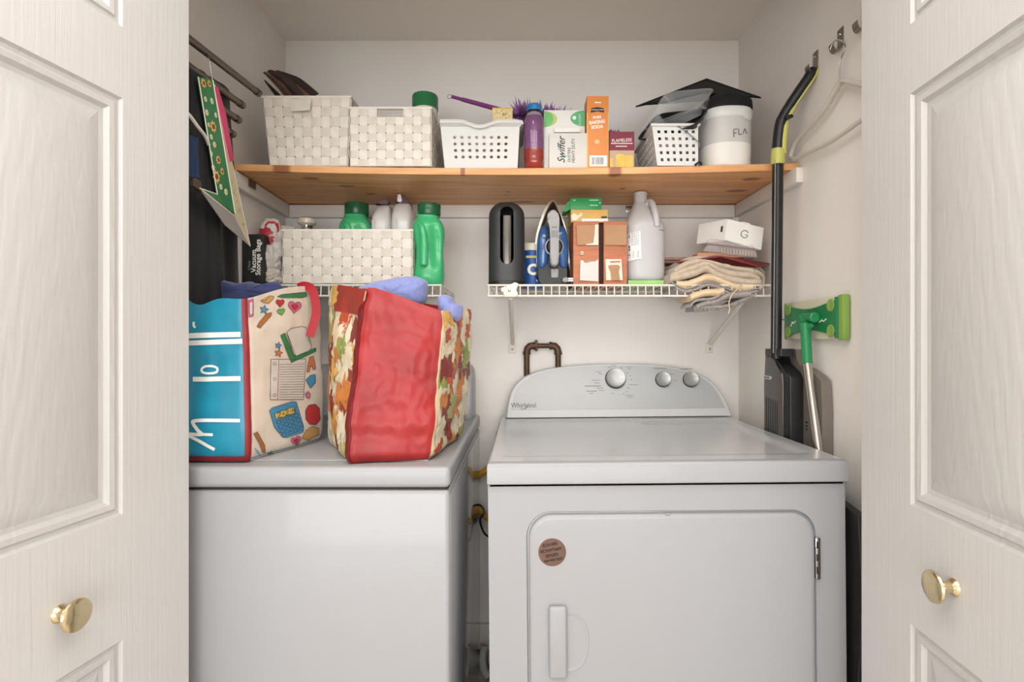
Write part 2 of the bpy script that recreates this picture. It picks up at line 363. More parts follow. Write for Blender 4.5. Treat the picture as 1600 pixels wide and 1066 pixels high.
# ---------------------------------------------------------------- dryer
def rrect(x0, x1, z0, z1, r, y, n=8):
    out = []
    for cx, cz, a0 in ((x1 - r, z1 - r, 0), (x0 + r, z1 - r, 90), (x0 + r, z0 + r, 180), (x1 - r, z0 + r, 270)):
        for k in range(n + 1):
            a = math.radians(a0 + 90 * k / n); out.append(Vector((cx + r * math.cos(a), y, cz + r * math.sin(a))))
    return out
DX0, DX1, DY, DZ = -.0697, .667, 1.12, .914
dry = thing('dryer', ((DX0 + DX1) / 2, DY + .35, 0), 'white front-loading dryer with curved grey control console', 'dryer')
DXO = .004
yb = 1.822
body = B()
hx0, hx1, hz0, hz1 = .0085, .606, .14, .810
zt = .866
# front sheet with a rounded opening for the door
ring = rrect(hx0, hx1, hz0, hz1, .052, DY + .004)
b = B(); outer = []
for p in ring:
    c = Vector(((hx0 + hx1) / 2, 0, (hz0 + hz1) / 2)); dx, dz = p.x - c.x, p.z - c.z
    kx = ((DX1 - c.x) if dx > 0 else (DX0 - c.x)) / dx if abs(dx) > 1e-6 else 1e9; kz = ((zt - c.z) if dz > 0 else (.03 - c.z)) / dz if abs(dz) > 1e-6 else 1e9
    k = min(kx, kz); outer.append(Vector((c.x + dx * k, DY + .004, c.z + dz * k)))
def snap(i, x, z): outer[i] = Vector((x, DY + .004, z))
for tx, tz in ((DX1, zt), (DX0, zt), (DX0, .03), (DX1, .03)):
    i = min(range(len(outer)), key=lambda k: (outer[k] - Vector((tx, DY + .004, tz))).length); snap(i, tx, tz)
inn = [p + Vector((0, .004, 0)) for p in rrect(hx0 + .002, hx1 - .002, hz0 + .002, hz1 - .002, .05, DY + .004)]
deep = [p + Vector((0, .02, 0)) for p in inn]
edge = [p + Vector((0, .005, 0)) for p in outer]
b.loft([edge, outer, ring, inn, deep], cap=False); b.build('front_sheet', ENAMEL, dry, weld=1e-5, sharp=30)
B().box((DX0, DY + .009, .03), (DX1, yb, zt), .004).build('cabinet', ENAMEL2, dry)
B().loft([rrect(hx0 + .003, hx1 - .003, hz0, hz1 - .003, .05, DY + .0095), rrect(hx0 + .003, hx1 - .003, hz0, hz1 - .003, .05, DY + .0115)]).build('door_gap', DARK, dry)
g = .0052
door = B().loft([rrect(hx0 + g, hx1 - g, hz0 + g, hz1 - g, .048, DY + .012), rrect(hx0 + g, hx1 - g, hz0 + g, hz1 - g, .048, DY + .002), rrect(hx0 + g + .001, hx1 - g - .001, hz0 + g + .001, hz1 - g - .001, .047, DY - .001), rrect(hx0 + g + .003, hx1 - g - .003, hz0 + g + .003, hz1 - g - .003, .045, DY - .003), rrect(hx0 + g + .010, hx1 - g - .010, hz0 + g + .010, hz1 - g - .010, .040, DY - .0038)]).build('door', ENAMEL, dry, sharp=50)
# handle: a vertical pull bar over a shallow half-round scoop
fz = lambda y: CZ - (y - CY) / F * DY
fx = lambda x: (x - CX) / F * DY
hb = B()
hb.box((fx(855), DY - .016, fz(1054)), (fx(883), DY - .003, fz(942)), .006, 3)
hb.build('handle', ENAMEL, door)
sc = B()
def scoop(u, v):
    x = fx(872) + (fx(920) - fx(872)) * v; z = fz(1047) + (fz(953) - fz(1047)) * u
    e = max(0, 1 - (abs(2 * u - 1) ** 3)) ; q = max(0, 1 - v ** 3)
    return (x, DY - .0039 - .0030 * math.sin(math.pi * min(1, v * 1.0)) * e * 1.0, z)
def ell(k, s): return [Vector((fx(876) + (fx(918) - fx(876)) * s * max(0, math.sin(a)) ** .6, DY - .0039 - k, (fz(1047) + fz(953)) / 2 + s * (fz(953) - fz(1047)) / 2 * math.cos(a))) for a in [math.pi * i / 20 for i in range(21)]]
sc.loft([ell(0, 1.0), ell(.0012, .985), ell(.0012, .95), ell(.0002, .88)], cap=False, closed=False); sc.build('handle_scoop', ENAMEL, door)
for z0, z1 in ((fz(907), fz(842)),):
    hg = B().box((hx1 - .004, DY - .003, z0), (hx1 + .006, DY + .003, z1), .001).build('hinge', CHROME, dry)
    for k in range(3): B().box((hx1 - .003, DY - .0045, z0 + .012 + k * .026), (hx1 + .001, DY - .002, z0 + .026 + k * .026), .0005).build('hinge_pin', DARK, hg)
B().box((fx(1038), DY - .0045, fz(804.5)), (fx(1046), DY - .003, fz(801.5)), .0005).build('door_scuff', mat('grey_scuff', (150, 148, 146), .5), door)
# sticker
st = B().lathe([(.0285, 0), (.0285, .0006)], (fx(861.5), DY - .0039, fz(860.5)), 40, Matrix.Rotation(math.pi / 2, 3, 'X')).build('round_sticker', mat('copper_sticker', (104, 78, 66), .35, .35, var=.12, vscale=40), dry, 'round coppery brown service sticker stuck on upside down')
INK = mat('sticker_ink', (30, 16, 12), .5)
for s, px, py, sz in (('SERVICE', 858, 848, .0085), ('APPLIANCES', 859.5, 856.5, .008), ('REPAIR', 861, 864.5, .0085), ('(302) 606-606', 863.5, 872, .0068)):
    text(s, sz, frontal(Vector((fx(px), DY - .0048, fz(py))), 180 + 10), INK, st, ext=.0001, bold=.0003)
# lid and its shallow dished top
lid = B(); lx0, lx1, ly0, ly1 = DX0 - .001, DX1 + .001, DY - .006, yb
def top(u, v):
    x = lx0 + .006 + (lx1 - lx0 - .012) * u; y = ly0 + .012 + (ly1 - ly0 - .012) * v
    def sm(t, w): t = max(0, min(1, t / w)); return t * t * (3 - 2 * t)
    e = sm(x - lx0 - .034, .012) * sm(lx1 - .046 - x, .012) * sm(y - ly0 - .06, .02) * sm(1.715 - y, .010)
    lip = .5 if (x > .30 and y > 1.63) else 1
    k = sm(x - .36, .012) * sm(y - 1.655, .008)
    return (x, y, DZ - .0055 * e * (1 - k) + .001 * k * e)
lid.grid(top, 60, 56); lid.build('lid', ENLID, dry, sharp=50); lid = B()
prof = [(.006, 0), (.003, -.0012), (.0008, -.005), (0, -.010), (0, DZ * 0 - .044), (.003, -.047)]
rings = []
for e, dz in prof: rings.append([(lx0 + e, ly0 + e * 2, DZ + dz), (lx1 - e, ly0 + e * 2, DZ + dz), (lx1 - e, ly1, DZ + dz), (lx0 + e, ly1, DZ + dz)])
lid.loft(rings, cap=False); lid.build('lid_edge', ENAMEL, dry, sharp=50)
B().box((DX0 + .004, DY + .004, .8625), (DX1 - .004, yb - .01, .8675)).build('lid_seam', DARK, dry)
# console
YC = 1.745
prof = [(790, 653), (791.5, 637), (795, 620), (801, 606), (812, 594), (829, 584.5), (852, 577.5), (885, 572.8), (925, 570.5), (966, 569.8), (1005, 570.4), (1040, 573), (1068, 577.3), (1090, 583.5), (1108, 592), (1122, 604), (1131, 618), (1138, 636), (1142, 652)]
prof = spline([(x, y, 0) for x, y in prof], 4)
TILT = .34                                            # the face leans back
def cons(p, off=0.0, k=1.0, zc=.985, xc=.310):
    q = P(p.x, p.y, YC + .02); h = max(0, q.z - DZ)
    x = xc + (q.x - xc) * k; z = DZ + h if k == 1 else max(DZ + .003, zc + (q.z - zc) * k)
    return Vector((x, YC + TILT * (z - DZ) + off, z))
back = [Vector((v.x, yb - .004, v.z)) for v in [cons(p) for p in prof]]
f0 = [cons(p, .012) for p in prof]; f1 = [cons(p, .004, .994) for p in prof]; f2 = [cons(p, 0, .982) for p in prof]
con = B().loft([back, f0, f1, f2]).build('console', ENCON, dry, sharp=40)
FASC = mat('grey_fascia', (176, 177, 177), .38, .1, var=.01)
fa = []
for p in prof:
    v = cons(p, -.0012, .955, .984); v.z = max(v.z, DZ + .027); v.y = YC + TILT * (v.z - DZ) - .0012; fa.append(v)
B().prism(fa, (0, .004, 0)).build('fascia', FASC, con)
def cp(px, py, off=0):                                # a point on the console face
    z = CZ - (py - CY) / F * (YC + .03)
    for _ in range(4):
        d = YC + TILT * (z - DZ) - .0014 + off; z = CZ - (py - CY) / F * d
    return P(px, py, d)
cn = Vector((0, -1, TILT)).normalized(); cu = Vector((0, TILT, 1)).normalized()
MC = Matrix((Vector((1, 0, 0)), cu, cn)).transposed()
KN = mat('silver_knob', (170, 170, 170), .38, .5)
for px, py, r, a in ((962, 592, .0315, -20), (1036, 594.5, .0235, 40), (1079, 595, .0235, 20)):
    c = cp(px, py)
    kb = B().lathe([(r * 1.05, 0), (r * 1.07, .003), (r * 1.03, .006)], c, 36, MC).build('knob_base', BLACK, con)
    kn = B().lathe([(r * .98, .004), (r, .008), (r * .99, .016), (r * .95, .0185), (r * .90, .0178), (r * .2, .017), (0, .017)], c, 40, MC).build('control_knob', KN, con)
    an = math.radians(a); q = c + MC @ Vector((math.cos(an) * r * .6, math.sin(an) * r * .6, .0172)); dd = MC @ Vector((math.cos(an), math.sin(an), 0)) * r * .3
    B().tube([q - dd, q + dd], .0009, 6).build('pointer_line', WPLAST, kn)
GREYI = mat('console_ink', (90, 90, 92), .5)
text('Whirlpool', .0225, frame(cp(818.5, 632.5, -.0005), (1, .0, .005), cu), GREYI, con, 'lettering', sx=.86, bold=.0001)
sw = [cp(814, 637.5, -.001), cp(819, 638, -.001), cp(823, 635, -.001), cp(826, 630, -.001), cp(827, 627.5, -.001)]
B().tube(spline(sw, 4), .0006, 5).build('lettering', GREYI, con)
dash = [(936, 581, 9), (939, 584, 6), (932, 594, 13), (934, 598.5, 9), (927, 603, 26), (938, 606.5, 11), (941, 610, 10), (925, 611, 16), (925, 614.5, 6), (958, 615, 6), (953, 574, 5), (960, 571.8, 6), (972, 575, 4), (984, 574, 10), (984.5, 577, 6), (982, 583, 3), (985.5, 588, 3), (987.5, 594, 3), (991, 601.5, 13), (982.5, 607, 5), (980.5, 612.5, 3), (975, 616, 3), (984, 618, 12), (985, 621, 8), (969, 617.5, 2), (1032, 576.5, 20), (1050, 585.5, 9), (1056, 596, 5), (1073, 577.8, 20), (1092, 589.5, 6)]
for x, y, l in dash:
    n = max(1, int(l / 2.2)); b = B()
    for k in range(n):
        q = cp(x - l / 2 + (k + .4) * l / n, y, -.0004); hw = .36 * l / n * 1.77 / F; hh = .0011 if l > 15 else .0008
        b.prism([q + MC @ Vector((sx * hw, sy * hh, 0)) for sx, sy in ((-1, -1), (1, -1), (1, 1), (-1, 1))], cn * .0003)
    b.build('printed_marking', GREYI, con)
for x in (DX0 + .05, DX1 - .05):
    for y in (DY + .06, yb - .06): B().lathe([(.022, 0.001), (.022, .012), (.012, .016), (.012, .032)], (x, y, 0), 16).build('foot', BLACK, dry)
dry.rotation_euler = (0, math.radians(-.5), 0); dry.location.x += .0078; dry.location.z += .0
# ---------------------------------------------------------------- washer
WX0, WX1, WY = XL + .006, -.1415, 1.063
was = thing('washer', ((WX0 + WX1) / 2, WY + .37, 0), 'white washing machine on the left carrying the two tote bags', 'washer')
wb = 1.83
B().box((WX0, WY + .008, .03), (WX1, wb, .868), .010, 3).build('cabinet', ENAMEL2, was, sharp=50)
B().box((WX1 - .002, WY + .022, .045), (WX1 + .0006, wb - .015, .855), .0005).build('side_sheet', ENSIDE, was)
B().box((WX0 + .004, WY + .012, .8665), (WX1 - .004, wb - .01, .874)).build('lid_seam', DARK, was)
b = B(); 
for e, dz in [(0, 0)]: pass
b.box((WX0 - .001, WY, .872), (WX1 + .002, wb, .914), .011, 4); b.build('top_panel', ENAMEL, was, sharp=50)
B().box((WX0 + .05, WY + .05, .9135), (WX1 - .05, 1.60, .917), .003, 2).build('lid', ENAMEL, was, sharp=50)
b = B()
sec = [(1.70, .914), (1.695, .93), (1.705, .95), (1.735, 1.06), (1.75, 1.078), (1.78, 1.085), (1.815, 1.08), (1.822, 1.06), (1.822, .914)]
def wsec(x, k): return [Vector((x, 1.76 + (y - 1.76) * k, .914 + (z - .914) * (k if z > 1.0 else 1))) for y, z in sec]
b.loft([wsec(WX0 + .01, .95), wsec(WX0 + .02, 1), wsec(WX1 - .035, 1), wsec(WX1 - .022, .985), wsec(WX1 - .015, .93), wsec(WX1 - .012, .86)]); wc = b.build('console', ENAMEL, was, sharp=40)
B().box((WX1 - .0335, 1.69, .9145), (WX1 - .0325, 1.80, .9147)).build('console_seam', DARK, wc)
for x in (WX0 + .05, WX1 - .05):
    for y in (WY + .06, wb - .06): B().lathe([(.022, 0.001), (.022, .012), (.012, .016), (.012, .032)], (x, y, 0), 16).build('foot', BLACK, was)
# ---------------------------------------------------------------- pipe, hoses and cords
BRONZE = mat('old_iron_pipe', (92, 70, 56), .5, .6, var=.25, vscale=60)
YP = 1.8355
x0, x1, zp = (823 - CX) / F * YP, (872 - CX) / F * YP, CZ - (540.5 - CY) / F * YP
pipe = thing('gas_pipe', ((x0 + x1) / 2, YP, .90), 'bent dark bronze iron pipe rising behind the dryer console', 'pipe')
B().tube([(x0, YP, .90), (x0, YP, zp - .02)], .0098, 14).build('pipe_length', BRONZE, pipe)
B().tube([(x1, YP, .90), (x1, YP, zp - .02)], .0095, 14).build('pipe_length', BRONZE, pipe)
B().tube([(x0 + .02, YP, zp), (x1 - .02, YP, zp)], .0085, 14).build('pipe_length', BRONZE, pipe)
for x, s in ((x0, 1), (x1, -1)):
    el = [(x, YP, zp - .030), (x, YP, zp - .0215), (x, YP, zp - .0214), (x + s * .003, YP, zp - .009), (x + s * .011, YP, zp - .001), (x + s * .0215, YP, zp), (x + s * .0216, YP, zp), (x + s * .030, YP, zp)]
    B().tube(el, [.0135, .0135, .0118, .0122, .0122, .0118, .0135, .0135], 14).build('elbow', BRONZE, pipe)
q = P(838, 540, YP); B().box((q.x - .004, q.y - .012, q.z - .019), (q.x + .004, q.y + .013, q.z + .019), .002).build('pipe_strap', BRONZE, pipe)
YEL = mat('yellow_hose', (196, 150, 48), .45)
def cord(name, pts, r, m, label, cat, n=10): return tag(B().tube(spline(pts, 8), r, n).build(name, m), label, cat)
cord('gas_hose', [P(745, 748, 1.838), P(750, 742, 1.825), P(757, 737, 1.82), P(766, 731, 1.83), P(785, 725, 1.838)], .0105, YEL, 'yellow gas hose crossing the gap just below the lids', 'hose')
cord('gas_hose', [P(745, 792, 1.84), P(752, 800, 1.83), P(760, 808, 1.825), P(768, 812, 1.83), P(785, 806, 1.838)], .0105, YEL, 'yellow hose lower in the gap beside the black cord', 'hose')
cord('power_cord', [P(740, 800, 1.838), P(749, 789, 1.80), P(757, 801, 1.79), P(750, 812, 1.79), P(755, 830, 1.79), P(764, 839, 1.80), P(780, 842, 1.84)], .0035, BLACK, 'black power cord looping in the gap between the machines', 'cord', 8)
cord('drain_hose', [P(757, 1010, 1.81), P(754, 1030, 1.80), P(757, 1048, 1.79), P(764, 1058, 1.78)], .013, mat('grey_hose', (196, 192, 186), .5), 'pale grey hose near the floor in the gap', 'hose')
# ---------------------------------------------------------------- woven baskets
STRAP = mat('cream_webbing', (216, 207, 194), .7, var=.05, vscale=60, bump=.3, bscale=500)
STRAP2 = mat('white_webbing', (228, 220, 208), .65, var=.05, vscale=60, bump=.3, bscale=500)
def woven(x0t, x1t, x0b, x1b, yf, dep, z0, z1, nx, ny, nz, label, hole=None, taper=None):
    tp = (x0b - x0t) if taper is None else taper
    T = [Vector((x0t, yf, z1)), Vector((x1t, yf, z1)), Vector((x1t, yf + dep, z1)), Vector((x0t, yf + dep, z1))]
    Bt = [Vector((x0b, yf + tp * .6, z0)), Vector((x1b, yf + tp * .6, z0)), Vector((x1b, yf + dep - tp * .6, z0)), Vector((x0b, yf + dep - tp * .6, z0))]
    t = thing('woven_basket', ((x0b + x1b) / 2, yf + dep / 2, z0), label, 'basket', 'white woven strap baskets')
    cnt = [nx, ny, nx, ny]; a = .0011; th = .0007
    def S(side, u, v, off):
        A, Bq, C, D = Bt[side], Bt[(side + 1) % 4], T[(side + 1) % 4], T[side]
        p = (A * (1 - u) + Bq * u) * (1 - v) + (D * (1 - u) + C * u) * v
        n = (Bq - A).cross(D - A).normalized()
        return p + n * off
    for j in range(nz):
        v0, v1 = (j + .065) / nz, (j + .935) / nz
        segs = []; cur = []; c0 = 0
        for side in range(4):
            n = cnt[side]
            for i in range(n):
                if hole and side == 0 and hole[0] <= i <= hole[1] and j == nz - 1:
                    if cur: segs.append(cur); cur = []
                    continue
                sg = 1 if (c0 + i + j) % 2 else -1
                for f in (.14, .86):
                    u = (i + f) / n
                    cur.append([S(side, u, v0, sg * a + th), S(side, u, v1, sg * a + th), S(side, u, v1, sg * a - th), S(side, u, v0, sg * a - th)])
            c0 += n
        if cur: segs.append(cur)
        b = B()
        for s_ in segs:
            if len(segs) == 1: s_ = s_ + [s_[0]]
            b.loft(s_, cap=len(segs) > 1)
        b.build('strap', STRAP, t, weld=1e-6)
    c0 = 0
    for side in range(4):
        n = cnt[side]
        for i in range(n):
            u0, u1 = (i + .065) / n, (i + .935) / n; rr = []
            for j in range(nz):
                if hole and side == 0 and hole[0] <= i <= hole[1] and j == nz - 1: continue
                sg = -1 if (c0 + i + j) % 2 else 1
                for f in (.14, .86):
                    v = (j + f) / nz
                    rr.append([S(side, u0, v, sg * a + th), S(side, u1, v, sg * a + th), S(side, u1, v, sg * a - th), S(side, u0, v, sg * a - th)])
            B().loft(rr).build('strap', STRAP2, t)
        c0 += n
    # rim and wire-frame floor
    b = B()
    o_ = [S(s, 0, 1, .002) for s in range(4)]; c = sum(T, Vector()) / 4
    ring = lambda k, dz: [c + (p - c) * k + Vector((0, 0, dz)) for p in T]
    kx = .003 / max(.05, (x1t - x0t) / 2)
    b.loft([ring(1 + kx, -.004), ring(1 + kx, .002), ring(1 - kx, .002), ring(1 - kx, -.004), ring(1 + kx, -.004)], cap=False); b.build('rim', STRAP2, t, weld=1e-6)
    b = B(); b.loft([[p + Vector((0, 0, .002)) for p in Bt], [p + Vector((0, 0, .005)) for p in Bt]]); b.build('floor_panel', STRAP, t)
    if hole:
        u0, u1 = hole[0] / nx, (hole[1] + 1) / nx; v0 = (nz - 1) / nz
        b = B()
        q = [S(0, u0, v0, .003), S(0, u1, v0, .003), S(0, u1, .985, .003), S(0, u0, .985, .003)]; m_ = sum(q, Vector()) / 4
        rr = lambda k, off: [m_ + (p - m_) * k + Vector((0, -off, 0)) for p in q]
        b.loft([rr(1.04, 0), rr(1.04, .002), rr(.97, .002), rr(.97, -.004), rr(1.04, -.004)], cap=False); b.build('handle_frame', STRAP2, t)
    t['S'] = 0; del t['S']
    return t
za = ztop(-.59, 1.52); zb_ = ztop(-.36, 1.50)
q0, q1 = P(408, 150, 1.49), P(546, 150, 1.49)
woven(q0.x, q1.x, P(417, 257, 1.49).x, P(539, 257, 1.49).x, 1.50, .25, za + .001, q0.z + .002, 9, 8, 7, 'tall tapered white woven strap basket at left end of pine shelf')
fl = [P(452, 155, 1.492), P(486, 156, 1.492), P(484, 172, 1.482), P(455, 174, 1.482)]
bk = [o for o in COL.objects if o.name == 'woven_basket'][0]
B().prism(fl, (0, .0015, 0)).build('handle_flap', STRAP2, bk)
woven(P(546.5, 0, 1.485).x, P(673, 0, 1.485).x, P(546.5, 0, 1.485).x, P(673, 0, 1.485).x, 1.488, .24, zb_ + .001, P(0, 168, 1.485).z, 9, 8, 7, 'white woven basket with open handle slot, right of the tall one', hole=(3, 5), taper=0)
C0, C1, CY_ = P(441, 0, 1.57).x, P(643.5, 0, 1.57).x, 1.572
woven(C0, C1, C0, C1, CY_, .225, ZW + .002, P(0, 359, 1.57).z, 13, 9, 6, 'wide white woven basket on left wire shelf under the pine board', taper=0)
# ---- magazines in the tall basket
BR = [mat('brown_paper_%d' % i, c, .6, var=.15, vscale=40) for i, c in enumerate(((62, 44, 36), (84, 60, 48), (48, 36, 32), (120, 84, 68)))]
for i, (tx, ty, ww) in enumerate(((413, 126, 9), (411, 114, 13), (418, 112, 15), (424, 117, 16), (428, 113, 18))):
    def f(u, v, i=i, tx=tx, ty=ty, ww=ww):
        cx_, cy_ = tx + u * (40 + 4 * i), ty + u * (52 - 3 * i) - 3 * math.sin(math.pi * u) * (i % 3)
        w_ = ww * (.45 + .75 * min(1, u * 2.2)) * (v - .15)
        return P(cx_ + w_ * .75 + 1.5 * math.sin(5 * v + i), cy_ - w_ * .35, 1.565 + .010 * i + .004 * math.sin(4 * v + i))
    b = B().grid(f, 10, 6).solid(.0026)
    tag(b.build('leaflet', BR[(i * 3 + 2) % 4]), ['front brown leaflet', 'second brown leaflet', 'middle brown leaflet', 'fourth brown leaflet', 'rearmost brown leaflet'][i] + ' sticking up out of the tall woven basket', 'leaflet', 'brown leaflets in the tall basket')
# ---- green-lidded canister behind the second basket, papers in its slot
GCAP = mat('dark_green_cap', (44, 116, 72), .3)
def lidj(c, label):
    t = thing('canister', c, label, 'canister')
    B().lathe([(.036, 0), (.037, .004), (.037, .216), (.034, .219)], c, 32).build('body', mat('canister_white', (222, 220, 212), .4), t)
    B().lathe([(.039, .213), (.039, .251), (.037, .255), (.0, .256)], c, 32).build('lid', GCAP, t)
c = P(662.5, 170, 1.62); lidj((c.x, 1.64, ztop(c.x, 1.64) + .007), 'round container with green lid poking out of the slotted basket')
for i, (a, bb) in enumerate((((600, 186), (627, 178)), ((606, 180), (632, 187)))):
    q0, q1 = P(*a, 1.56), P(*bb, 1.56)
    B().prism([q0, q1, q1 + Vector((.004, 0, -.10)), q0 + Vector((.004, 0, -.10))], (0, .003 , 0)).build('paper_sheet', mat('white_paper', (232, 230, 226), .7)); 
    tag([o for o in COL.objects if o.name.startswith('paper_sheet')][-1], ['lower', 'upper tilted'][i] + ' white paper seen through the slot of the woven basket', 'paper')
# ---------------------------------------------------------------- hole panels
def hole_panel(b, S, cols, rows, u0, u1, v0, v1, frac=.5, rnd=True, t=.002, n=4):
    """S(u,v,w): w is inward depth; a margin of solid wall round a grid of holes"""
    us = [0] + [u0 + (u1 - u0) * i / cols for i in range(cols + 1)] + [1]; vv = [0] + [v0 + (v1 - v0) * j / rows for j in range(rows + 1)] + [1]
    for i in range(cols + 2):
        for j in range(rows + 2):
            mu, mv, cu, cv = (us[i] + us[i + 1]) / 2, (vv[j] + vv[j + 1]) / 2, us[i + 1] - us[i], vv[j + 1] - vv[j]; O = []; I = []
            for sd in range(4):
                for k in range(n):
                    f = -1 + 2 * k / n
                    x, y = [(f, -1), (1, f), (-f, 1), (-1, -f)][sd]
                    O.append((mu + x * cu / 2, mv + y * cv / 2))
                    if rnd: a = math.atan2(y, x); hx, hy = math.cos(a) * frac, math.sin(a) * frac
                    else: hx, hy = x * frac, y * frac
                    I.append((mu + hx * cu / 2, mv + hy * cv / 2))
            if i in (0, cols + 1) or j in (0, rows + 1):
                for w in (0, t): b.poly([S(*o_, w) for o_ in O])
                continue
            m = len(O)
            for k in range(m):
                l = (k + 1) % m
                for w in (0, t): b.poly([S(*O[k], w), S(*O[l], w), S(*I[l], w), S(*I[k], w)])
                b.poly([S(*I[k], 0), S(*I[l], 0), S(*I[l], t), S(*I[k], t)])
def bilin(A, Bq, C, D):
    def S(u, v, w):
        p = (A * (1 - u) + Bq * u) * (1 - v) + (D * (1 - u) + C * u) * v
        n = (Bq - A).cross(D - A).normalized(); return p - n * w
    return S
# ---- white round-hole basket
zw = ztop(-.11, 1.49) + .0012
t = thing('plastic_basket', (-.11, 1.56, zw), 'white plastic basket with rows of round holes and dipped rim', 'basket')
d0 = 1.486
TL, TR, BL, BR_ = P(688, 196, d0), P(812, 196, d0), P(694.5, 0, d0), P(808.5, 0, d0)
BL.z = BR_.z = zw; BL.y = BR_.y = d0 + .006; dep = .17
TLb, TRb, BLb, BRb = [p + Vector((0, q, 0)) for p, q in ((TL, dep), (TR, dep), (BL, dep - .012), (BR_, dep - .012))]
b = B(); hole_panel(b, bilin(BL, BR_, TR, TL), 8, 4, .12, .88, .20, .80, .46, True, .0022); b.build('front_wall', WPLAST, t, weld=2e-5, flat=True)
for A, Bq, C, D in ((BR_, BRb, TRb, TR), (BRb, BLb, TLb, TRb), (BLb, BL, TL, TLb)):
    S = bilin(A, Bq, C, D); b = B(); b.loft([[S(0, 0, 0), S(1, 0, 0), S(1, 1, 0), S(0, 1, 0)], [S(0, 0, .0022), S(1, 0, .0022), S(1, 1, .0022), S(0, 1, .0022)]]); b.build('wall', WPLAST, t)
b = B(); b.loft([[BL, BR_, BRb, BLb], [p + Vector((0, 0, .003)) for p in (BL, BR_, BRb, BLb)]]); b.build('floor_panel', WPLAST, t)
rim = []
def dip(u): return .0145 * max(0, math.cos(max(-1, min(1, (u - .5) / .22)) * math.pi / 2)) ** 1.3
hr = .015
for s in range(4):
    A, Bq = [(TL, TR), (TR, TRb), (TRb, TLb), (TLb, TL)][s]
    for k in range(20):
        u = k / 20; p = A * (1 - u) + Bq * u; dz = dip(u) if s in (0, 2) else 0
        n = (Bq - A).cross(Vector((0, 0, 1))).normalized()
        rim.append((p, n, dz))
b = B(); rr = []
for p, n, dz in rim + rim[:1]:
    z = Vector((0, 0, 1))
    rr.append([p + n * .0005 - z * .0035, p + n * .008 + z * (.006 - dz), p + n * .010 + z * (.003 - dz), p + n * .0105 + z * (.006 - dz), p + n * .008 + z * (.0135 - dz), p + n * .003 + z * (.0135 - dz), p - n * .0022 + z * (.007 - dz * .6), p - n * .0022 - z * .0035])
b.loft(rr, cap=False); b.build('rim', WPLAST, t, sharp=60)
# ---- yellow box in it, purple duster behind
YB_ = mat('yellow_card', (222, 178, 96), .5, var=.1)
def card(name, lo, hi, m, label, cat='box', r=.0008, M=None): return tag(B().box(lo, hi, r, 2, M).build(name, m), label, cat)
q0, q1 = P(769, 190, 1.56), P(801, 168, 1.56)
t = thing('carton', (q0.x, 1.6, zw + .003), 'small yellow carton standing in the round-hole basket', 'box')
bx = B().box((q0.x, 1.56, zw + .003), (q1.x, 1.60, q1.z), .0008).build('body', YB_, t)
B().box((q0.x + .001, 1.5596, q0.z + .002), (q1.x - .001, 1.5602, q1.z - .004)).build('printed_panel', mat('cream_print', (232, 208, 150), .5, var=.25, vscale=120), t)
text('ex', .014, frontal(P(788, 178, 1.5594)), mat('brown_ink', (110, 80, 50), .5), t)
PUR = mat('purple_plastic', (134, 62, 128), .35); LIL = mat('lilac_fluff', (164, 112, 172), .95, var=.25, vscale=80)
h0, h1 = P(706, 151, 1.66), P(812, 180, 1.62); hd = Vector((.60, .06, -.065)).normalized()
t = thing('feather_duster', (h1.x, 1.62, ztop(0, 1.65)), 'purple fluffy duster lying behind the boxes, handle pointing left', 'duster')
B().tube([h0, h0 + (h1 - h0) * .15, h0 + (h1 - h0) * .16, h1], [.0052, .0052, .0064, .0078], 12).build('handle', PUR, t)
B().tube([h0 + Vector((-.007 + .007 * math.cos(a), 0, .006 * math.sin(a))) for a in [2 * math.pi * k / 14 for k in range(14)]], .0009, 6, loop=True).build('hanging_ring', STEEL, t)
b = B(); axis = [P(812, 182, 1.62), P(850, 188, 1.63), P(890, 200, 1.65), P(930, 213, 1.67), P(962, 222, 1.68)]; axs = spline(axis, 8)
B().tube(axs, .006, 8).build('core', PUR, t)
for k in range(2600):
    i = random.random() * (len(axs) - 1); p = axs[int(i)].lerp(axs[min(int(i) + 1, len(axs) - 1)], i % 1)
    dv = Vector((random.gauss(0, .45), random.gauss(0, 1), random.gauss(0, 1))).normalized()
    L_ = random.uniform(.034, .056) * (1 if i < 20 else .65); e = p + dv * L_ + Vector((random.gauss(0, .005), 0, random.gauss(0, .005)))
    x_ = dv.orthogonal().normalized() * .0030; y_ = dv.cross(x_); m_ = p.lerp(e, .55)
    for w_ in (x_, y_):
        b.bm.faces.new([b.bm.verts.new(v) for v in (p - w_, p + w_, m_ + w_, e, m_ - w_)])
o = b.build('fluff', LIL, t, recalc=False); o['kind'] = 'stuff'
# ---- purple and red bottle
def bottle(c, prof, m, t, name='body', n=32): return B().lathe(prof, c, n).build(name, m, t)
c = P(834.5, 0, 1.505); zc = ztop(c.x, 1.505) + .001; c = Vector((c.x, 1.508, zc)); r = .0285
t = thing('spray_bottle', c, 'slim clear bottle of purple and red liquid with blue cap', 'bottle')
PL = mat('purple_sleeve', (120, 78, 118), .25, var=.12, vscale=30, coat=.6); RL = mat('red_liquid', (150, 52, 40), .15, var=.15, vscale=25, coat=.8); CLR = mat('clear_plastic', (226, 214, 222), .12, coat=.3, alpha=.45)
bottle(c, [(r * .86, 0), (r, .006), (r * .93, .016), (r * .90, .024), (r * .98, .032), (r * .98, .056)], RL, t, 'red_base')
bottle(c, [(r * .98, .056), (r * .98, .128), (r * .95, .138), (r * .86, .148)], PL, t, 'printed_sleeve')
bottle(c, [(r * .86, .148), (r * .74, .156), (r * .55, .162)], CLR, t, 'shoulder')
bottle(c, [(r * .66, .158), (r * .66, .166)], BLACK, t, 'collar')
